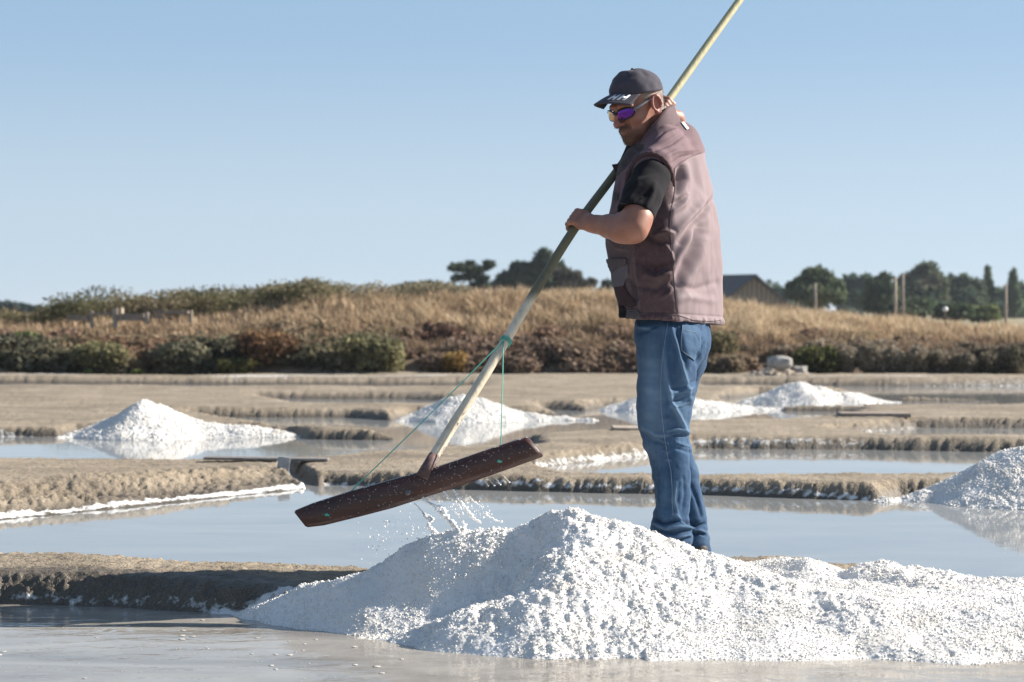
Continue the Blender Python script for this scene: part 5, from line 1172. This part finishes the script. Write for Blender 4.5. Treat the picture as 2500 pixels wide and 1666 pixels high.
VF = [([(1648, 690), (1678, 645), (1700, 600), (1712, 556)], 13, -.020), ([(1668, 700), (1700, 650), (1722, 590)], 12, .010), ([(1640, 650), (1668, 605), (1690, 570)], 9, .010),
      ([(1660, 590), (1690, 550), (1720, 515), (1745, 480)], 9, -.013), ([(1655, 560), (1690, 525), (1722, 490)], 10, .010), ([(1662, 410), (1660, 435), (1650, 470)], 7, -.012), ([(1675, 405), (1676, 440), (1665, 480)], 8, .009),
      ([(1640, 500), (1655, 492), (1672, 480)], 7, -.010), ([(1642, 520), (1668, 500), (1680, 478)], 7, .008), ([(1690, 395), (1695, 440), (1690, 500)], 9, -.004), ([(1705, 390), (1712, 450), (1710, 520)], 10, .004), ([(1730, 420), (1735, 500), (1725, 560)], 10, .004),
      ([(1598, 576), (1625, 566), (1640, 570)], 6, .012), ([(1560, 560), (1600, 590), (1636, 592)], 8, -.008), ([(1580, 670), (1600, 678), (1630, 668)], 7, .012), ([(1560, 640), (1600, 660), (1636, 645)], 9, -.010), ([(1620, 725), (1632, 715), (1640, 705)], 5, .008), ([(1550, 700), (1600, 705), (1640, 690)], 8, -.006),
      ([(1625, 600), (1638, 620), (1641, 650)], 4, .006), ([(1640, 740), (1680, 725), (1740, 735)], 9, .004), ([(1650, 700), (1700, 706), (1750, 690)], 8, -.004),
      ([(1600, 365), (1640, 350), (1668, 330)], 5, -.006), ([(1580, 355), (1620, 335), (1650, 318)], 5, .006), ([(1620, 385), (1650, 370), (1700, 365)], 5, .004), ([(1560, 365), (1600, 345), (1620, 330)], 4, -.005), ([(1640, 400), (1660, 385), (1690, 378)], 4, -.004),
      ([(1530, 440), (1520, 480), (1505, 520)], 5, .006), ([(1515, 430), (1508, 470), (1500, 500)], 4, -.006), ([(1490, 590), (1505, 606), (1530, 610)], 4, .003), ([(1535, 680), (1545, 700), (1552, 730)], 6, -.012), ([(1545, 600), (1548, 640), (1556, 680)], 4, .006)]
D = 1.7 * folds(V, N, VF)
px, py = pix(V)
D += .0045 * vn3(V[:, 0] * 12 + V[:, 2] * 5, V[:, 1] * 12, V[:, 2] * 6, 8) + .002 * vn3(V[:, 0] * 30, V[:, 1] * 30, V[:, 2] * 22, 9)
hemz = hb[2] - .06 * (V[:, 0] - hb[0]); hem = np.clip(1 - np.abs(V[:, 2] - hemz - .012) / .014, 0, 1)
D += hem * (.004 + .003 * np.sin((V[:, 0] * .9 - V[:, 1]) * 260 + 3 * vn3(V[:, 0] * 30, V[:, 1] * 30, V[:, 2] * 0, 5)))
seamx = np.interp(py, [400, 412, 470, 520, 560, 600, 680, 740, 790], [1640, 1645, 1647, 1636, 1634, 1638, 1645, 1650, 1657]); dseam = px - seamx
D += -.0025 * np.exp(-(dseam / 3.0) ** 2) * (N[:, 1] < .2) * (py > 412)
D += -.0022 * np.exp(-((V[:, 2] - hemz - .030) / .003) ** 2)
V = V + N * D[:, None]
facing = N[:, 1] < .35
BACK, SIDE, YOKE, FRONT = np.array([.195, .152, .160]), np.array([.027, .013, .018]), np.array([.115, .070, .083]), np.array([.062, .048, .054])  # maroon side panel darkened further, its shade put into the colour
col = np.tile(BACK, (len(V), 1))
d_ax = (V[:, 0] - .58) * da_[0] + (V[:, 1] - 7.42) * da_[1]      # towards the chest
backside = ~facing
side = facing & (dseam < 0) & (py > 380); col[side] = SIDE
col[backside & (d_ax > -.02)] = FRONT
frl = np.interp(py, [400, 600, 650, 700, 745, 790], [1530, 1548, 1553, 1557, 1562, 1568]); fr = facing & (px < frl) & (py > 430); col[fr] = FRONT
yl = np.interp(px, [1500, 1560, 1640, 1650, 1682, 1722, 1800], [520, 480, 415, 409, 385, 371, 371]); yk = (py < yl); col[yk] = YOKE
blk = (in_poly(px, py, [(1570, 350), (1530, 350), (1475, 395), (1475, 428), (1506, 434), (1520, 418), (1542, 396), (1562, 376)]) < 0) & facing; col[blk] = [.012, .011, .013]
wear = sstep(.1, .7, vn3(V[:, 0] * 14, V[:, 1] * 14, V[:, 2] * 22, 40)) * (1 - np.clip(np.abs(py - 705) / 50, 0, 1)) * (dseam > 0); col = col * (1 - .35 * wear[:, None]) + .35 * wear[:, None] * np.array([.32, .29, .29])
dirt = sstep(.2, .8, vn3(V[:, 0] * 18, V[:, 1] * 18, V[:, 2] * 26, 44)) * (1 - np.clip(np.abs(py - 690) / 45, 0, 1)); col = col * (1 - .25 * dirt[:, None])
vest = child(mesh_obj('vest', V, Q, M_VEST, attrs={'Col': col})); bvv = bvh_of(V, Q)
def sl(name, pts, rad, mat, par, off=.0006, bv=None, step=4):
    L_ = surf_line(bv or bvv, pts, off, step)
    if len(L_) > 2:
        m_ = MB(); m_.tube(L_, rad, 6); return m_.build(name, mat, par)
M_DSEAM = cloth('dark_seam', (.05, .03, .035), .9, 500); M_LSEAM = cloth('pale_seam', (.5, .42, .42), .9, 500)
sl('side_seam', [(1646, 414), (1648, 450), (1646, 475), (1637, 520), (1634, 560), (1638, 600), (1642, 650), (1646, 690), (1651, 740), (1656, 768)], .0016, M_DSEAM, vest)
sl('yoke_seam', [(1647, 412), (1660, 398), (1683, 385), (1702, 377), (1720, 372)], .0014, M_DSEAM, vest)
sl('hem_seam', [(1570, 770), (1620, 768), (1655, 770), (1690, 782), (1730, 785), (1768, 782)], .0012, M_DSEAM, vest)
# armhole binding
ring = [(1529, 470), (1530, 445), (1537, 418), (1550, 395), (1568, 380), (1590, 375), (1612, 383), (1630, 402), (1641, 428), (1646, 455)]
RY = [7.17, 7.155, 7.145, 7.14, 7.138, 7.138, 7.142, 7.152, 7.175, 7.20]
pts = cr([at(x, y, Y_) for (x, y), Y_ in zip(ring, RY)], 6); m = MB()
m.tube(pts, [(.0085 + .0012 * math.sin(i * 1.9) + .0006 * math.sin(i * .7)) * min(1, .35 + (len(pts) - i) * .12, .35 + i * .12) for i in range(len(pts))], 10); ob = m.build('armhole_binding', M_TRIM, None); ob.parent = vest
# collar standing round the neck
lo_c = [at(1660, 303, 7.46), at(1640, 318, 7.36), at(1608, 352, 7.315), at(1560, 388, 7.325), at(1528, 408, 7.36), at(1545, 398, 7.50), at(1620, 340, 7.56), at(1655, 308, 7.53)]
up_c = [at(1641, 258, 7.45), at(1626, 268, 7.35), at(1592, 308, 7.305), at(1556, 356, 7.315), at(1532, 382, 7.345), at(1540, 372, 7.49), at(1600, 290, 7.54), at(1638, 264, 7.52)]
def closed(P_, n=6):
    k = len(P_); o_ = []
    for i in range(k):
        p0, p1, p2, p3 = P_[i - 1], P_[i], P_[(i + 1) % k], P_[(i + 2) % k]
        for j in range(n):
            t_ = j / n; o_.append(.5 * ((2 * p1) + (-p0 + p2) * t_ + (2 * p0 - 5 * p1 + 4 * p2 - p3) * t_ ** 2 + (-p0 + 3 * p1 - 3 * p2 + p3) * t_ ** 3))
    return np.array(o_)
Lc, Uc = closed(lo_c), closed(up_c); n_ = len(Lc); VV = []; NR = 8
for j in range(NR + 1):
    for i in range(n_):
        t_ = j / NR; VV.append(Lc[i] * (1 - t_) + Uc[i] * t_ + np.array([0, -1, 0]) * .004 * math.sin(math.pi * t_) + .0015 * math.sin(i * 1.1 + j))
Fc = [[j * n_ + i, j * n_ + (i + 1) % n_, (j + 1) * n_ + (i + 1) % n_, (j + 1) * n_ + i] for j in range(NR) for i in range(n_)]
collar = mesh_obj('collar', VV, Fc, M_COLLAR); collar.parent = vest; md = collar.modifiers.new('t', 'SOLIDIFY'); md.thickness = .007; md.offset = 0
m = MB(); m.tube(list(Uc) + [Uc[0]], .0042, 6); ob = m.build('collar_edge', M_TRIM, collar)
# pale reflective tab on the shoulder, chest tab, lapel, pockets
ob = patch('shoulder_tab', bvv, [(1662, 300), (1669, 299), (1681, 315), (1676, 318)], .0025, M_WHITE, vest, 1.5, .0015)
m = MB(); m.add([at(1494, 404, 7.36), at(1508, 402, 7.37), at(1524, 398, 7.36), at(1520, 412, 7.355), at(1508, 426, 7.35), at(1501, 420, 7.35)], [[0, 1, 2, 3, 4, 5]]); ob = m.build('lapel', M_TRIM, vest, smooth=False); md = ob.modifiers.new('t', 'SOLIDIFY'); md.thickness = .006
ob = None and patch('front_placket', bvv, [(1566, 358), (1548, 370), (1522, 396), (1505, 422), (1514, 430), (1538, 402), (1560, 376)], .0012, M_BLACK, vest, 1.8, .001)
patch('chest_tab', bvv, [(1502, 470), (1512, 474), (1510, 490), (1500, 488)], .004, M_GREY, vest, 2.4, .003)
fl = patch('pocket_flap', bvv, [(1487, 632), (1533, 631), (1531, 648), (1512, 654), (1499, 667), (1492, 650)], .011, M_GREY, vest, 2.2, .004, disp=lambda x, y: .0009 * math.sin(x * 1.9))
M_PK = cloth('pocket_cloth', (.095, .088, .105), .85, 500, fuzz=.02); M_PK2 = cloth('pocket_lower', (.035, .02, .024), .85, 500, fuzz=.05)
patch('pocket', bvv, [(1496, 656), (1534, 644), (1536, 668), (1528, 686), (1526, 698), (1502, 700), (1498, 680)], .006, M_PK, vest, 2.2, .003, disp=lambda x, y: .004 * math.sin((x - 1490) / 46 * 3.14))
patch('pocket_lower', bvv, [(1502, 699), (1526, 697), (1535, 716), (1552, 735), (1556, 746), (1545, 752), (1520, 744), (1509, 724)], .006, M_PK2, vest, 2.2, .003, disp=lambda x, y: .003 * math.sin((x - 1495) / 60 * 3.14))
patch('rib_tab', bvv, [(1532, 755), (1560, 757), (1567, 779), (1530, 776)], .004, M_GREY, vest, 2.0, .003, disp=lambda x, y: .0012 * math.sin(x * 2.2))
patch('front_edge', bvv, [(1512, 735), (1528, 752), (1530, 775), (1513, 775)], .003, M_BLACK, vest, 2.4)

# ---- jeans
J = Field((.36, 7.05, .06), (.82, 7.72, 1.08), .0034)
YN, YFR = 7.30, 7.53; SN, SFR = YN / F, YFR / F
PR = np.stack([[.5, .866, 0], [-.866, .5, 0], [0, 0, 1]], 1)
J.ell(at(1643, 806, 7.42), (.185, .128, .14), 0, PR)
J.ell(at(1676, 842, 7.34), (.075, .085, .095), .03); J.ell(at(1690, 838, 7.50), (.070, .08, .085), .025)
near = [(820, 1618, 70), (860, 1626, 72), (905, 1629, 72), (950, 1627, 71), (1000, 1621, 67), (1040, 1620, 61), (1075, 1623, 54), (1110, 1632, 48.5), (1160, 1638, 46), (1210, 1642, 42.5), (1240, 1643, 39), (1262, 1638, 43), (1285, 1638, 48), (1302, 1644, 46), (1316, 1648, 42)]
J.tube([at(c_, y, YN) for y, c_, h_ in near], [h_ * SN for y, c_, h_ in near], .03, 1.02)
farl = [(820, 1672, 60), (880, 1668, 56), (930, 1655, 50), (990, 1643, 46), (1050, 1636, 43), (1100, 1643, 43), (1160, 1662, 42), (1210, 1672, 40), (1250, 1682, 39), (1280, 1688, 40), (1300, 1686, 38), (1325, 1691, 41), (1346, 1694, 41), (1356, 1694, 38)]
J.tube([at(c_, y, YFR) for y, c_, h_ in farl], [h_ * SFR for y, c_, h_ in farl], .02, 1.02)
zt = at(1640, 765, 7.42)[2]; J.add(lambda X, Y, Z: zt - Z + 0 * X, (.3, 7.0, zt - .02), (.9, 7.8, 1.2), 0, 's')
V, Q = J.nets(); V = relax(V, Q, 2, .5); N = vnorm(V, Q); px, py = pix(V)
JF = [([(1640, 800), (1655, 850), (1670, 910), (1690, 985)], 6, .006), ([(1652, 800), (1665, 850), (1675, 900)], 8, -.008), ([(1620, 850), (1626, 920), (1640, 985), (1665, 1030), (1678, 1060)], 6, .009), ([(1640, 870), (1650, 930), (1668, 985)], 10, -.007),
      ([(1700, 930), (1670, 945), (1635, 950)], 3.5, -.004), ([(1696, 945), (1665, 958), (1640, 960)], 3.5, .004), ([(1690, 965), (1660, 978), (1635, 980)], 3.5, -.004), ([(1684, 985), (1660, 992), (1632, 992)], 3, .003),
      ([(1560, 1055), (1590, 1075), (1625, 1085)], 6, -.006), ([(1568, 1042), (1600, 1062), (1640, 1064)], 5, .005), ([(1680, 1055), (1655, 1048), (1630, 1052)], 3.5, .005), ([(1682, 1066), (1655, 1062), (1628, 1068)], 3.5, -.005), ([(1680, 1090), (1650, 1080)], 3, .004), ([(1684, 1105), (1655, 1096)], 3.5, -.004),
      ([(1606, 1072), (1628, 1082), (1636, 1096)], 3, .005), ([(1618, 1100), (1634, 1104)], 2.5, .004), ([(1624, 1122), (1638, 1126)], 2.5, .004), ([(1650, 1180), (1645, 1220), (1655, 1260)], 5, .006), ([(1670, 1170), (1674, 1210), (1665, 1250)], 6, -.004),
      ([(1592, 1262), (1620, 1278), (1655, 1270), (1690, 1284)], 4, -.010), ([(1590, 1275), (1625, 1292), (1660, 1286), (1690, 1290)], 4, .008), ([(1600, 1294), (1635, 1302), (1688, 1296)], 3.5, -.009), ([(1605, 1303), (1645, 1314), (1686, 1305)], 3.5, .007), ([(1620, 1314), (1650, 1322), (1684, 1314)], 3, -.008),
      ([(1645, 1255), (1665, 1275), (1688, 1288)], 4, .008), ([(1680, 1275), (1700, 1286), (1722, 1280)], 4, -.009), ([(1690, 1296), (1706, 1294), (1722, 1300)], 3.5, .007), ([(1692, 1304), (1708, 1302), (1722, 1308)], 3, -.008), ([(1690, 1190), (1705, 1230), (1712, 1262)], 5, -.005), ([(1545, 780), (1560, 800), (1600, 805)], 5, .005), ([(1560, 815), (1600, 800)], 4, -.004), ([(1720, 840), (1708, 860), (1700, 885)], 5, -.008)]
D = 1.6 * folds(V, N, JF); cuff = sstep(.28, .17, V[:, 2]); knee = np.exp(-((py - 1060) / 45) ** 2) + .6 * np.exp(-((py - 960) / 35) ** 2)
D += (.0022 + .004 * cuff + .0022 * knee) * vn3(V[:, 0] * 14, V[:, 1] * 14, V[:, 2] * 42, 61) + .0025 * vn3(V[:, 0] * 20, V[:, 1] * 20, V[:, 2] * 5, 62) + .0012 * vn3(V[:, 0] * 50, V[:, 1] * 50, V[:, 2] * 60, 63)
V = V + N * D[:, None]
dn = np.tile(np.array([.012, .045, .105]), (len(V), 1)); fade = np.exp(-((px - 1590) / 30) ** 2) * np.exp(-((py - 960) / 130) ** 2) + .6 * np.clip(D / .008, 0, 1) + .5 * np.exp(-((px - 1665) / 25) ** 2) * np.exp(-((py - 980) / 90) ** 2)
dn = dn * np.where((px < 1614) & (N[:, 1] < .3), .72, 1.0)[:, None]; dn = dn * (1 - .7 * np.clip(fade, 0, 1)[:, None]) + np.array([.14, .23, .34]) * .7 * np.clip(fade, 0, 1)[:, None]  # front of the legs darkened, shade put into the denim colour
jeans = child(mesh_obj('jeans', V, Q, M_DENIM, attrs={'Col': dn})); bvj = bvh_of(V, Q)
sl('outer_seam', [(1631, 786), (1622, 840), (1616, 890), (1613, 940), (1614, 1000), (1619, 1040), (1624, 1080), (1631, 1120), (1638, 1150), (1641, 1190), (1641, 1230), (1644, 1262)], .0008, M_THREAD, jeans, .0002, bvj)
M_DP = M_DENIM
pk = patch('back_pocket', bvj, [(1664, 794), (1700, 797), (1710, 815), (1709, 862), (1693, 881), (1662, 855)], .0025, None, jeans, 2.4, .0022)
if pk:
    a = pk.data.attributes.new('Col', 'FLOAT_COLOR', 'POINT'); a.data.foreach_set('color', np.tile(np.array([.04, .09, .165, 1], np.float32), len(pk.data.vertices))); pk.data.materials.clear(); pk.data.materials.append(M_DENIM)
    sl('pocket_stitch', [(1664, 796), (1662, 854), (1693, 880)], .0012, M_THREAD, jeans, .0045, bvj, 3)
    sl('pocket_stitch', [(1670, 808), (1695, 812), (1708, 835)], .0008, M_THREAD, jeans, .0045, bvj, 3)
# ---- work shoes
M_SHOE = flat_mat('shoe_leather', (.05, .04, .035), .6, .3, 30, .002); M_SOLE = flat_mat('shoe_sole', (.03, .03, .03), .8, .2)
for (px_, py_, Y_) in ((1640, 1330, 7.28), (1672, 1345, 7.52)):
    a0 = at(px_, py_, Y_); z0 = .115; fx = np.array([-.93, .37, 0])
    S = Field(a0 - [.30, .2, .16], a0 + [.16, .26, .12], .005)
    g0 = np.array([a0[0], a0[1], z0])
    S.tube([g0 + [0, 0, .05], g0 + fx * .06 + [0, 0, .035], g0 + fx * .15 + [0, 0, .022], g0 + fx * .19 + [0, 0, .018]], [.046, .045, .040, .032], .02); S.tube([g0 - fx * .05 + [0, 0, .03], g0 + [0, 0, .04]], [.04, .045], .02); S.tube([g0 + [0, 0, .05], g0 + [0, 0, .10]], [.043, .04], .02)
    V, Q = S.nets(); sh = child(mesh_obj('shoe', V, Q, M_SHOE))
    m = MB(); m.tube([g0 - fx * .075 + [0, 0, .002], g0 + fx * .02 + [0, 0, .002], g0 + fx * .15 + [0, 0, .002], g0 + fx * .215 + [0, 0, .004]], [.012, .016, .016, .01], 8, squash=2.6); ob = m.build('sole', M_SOLE, sh)
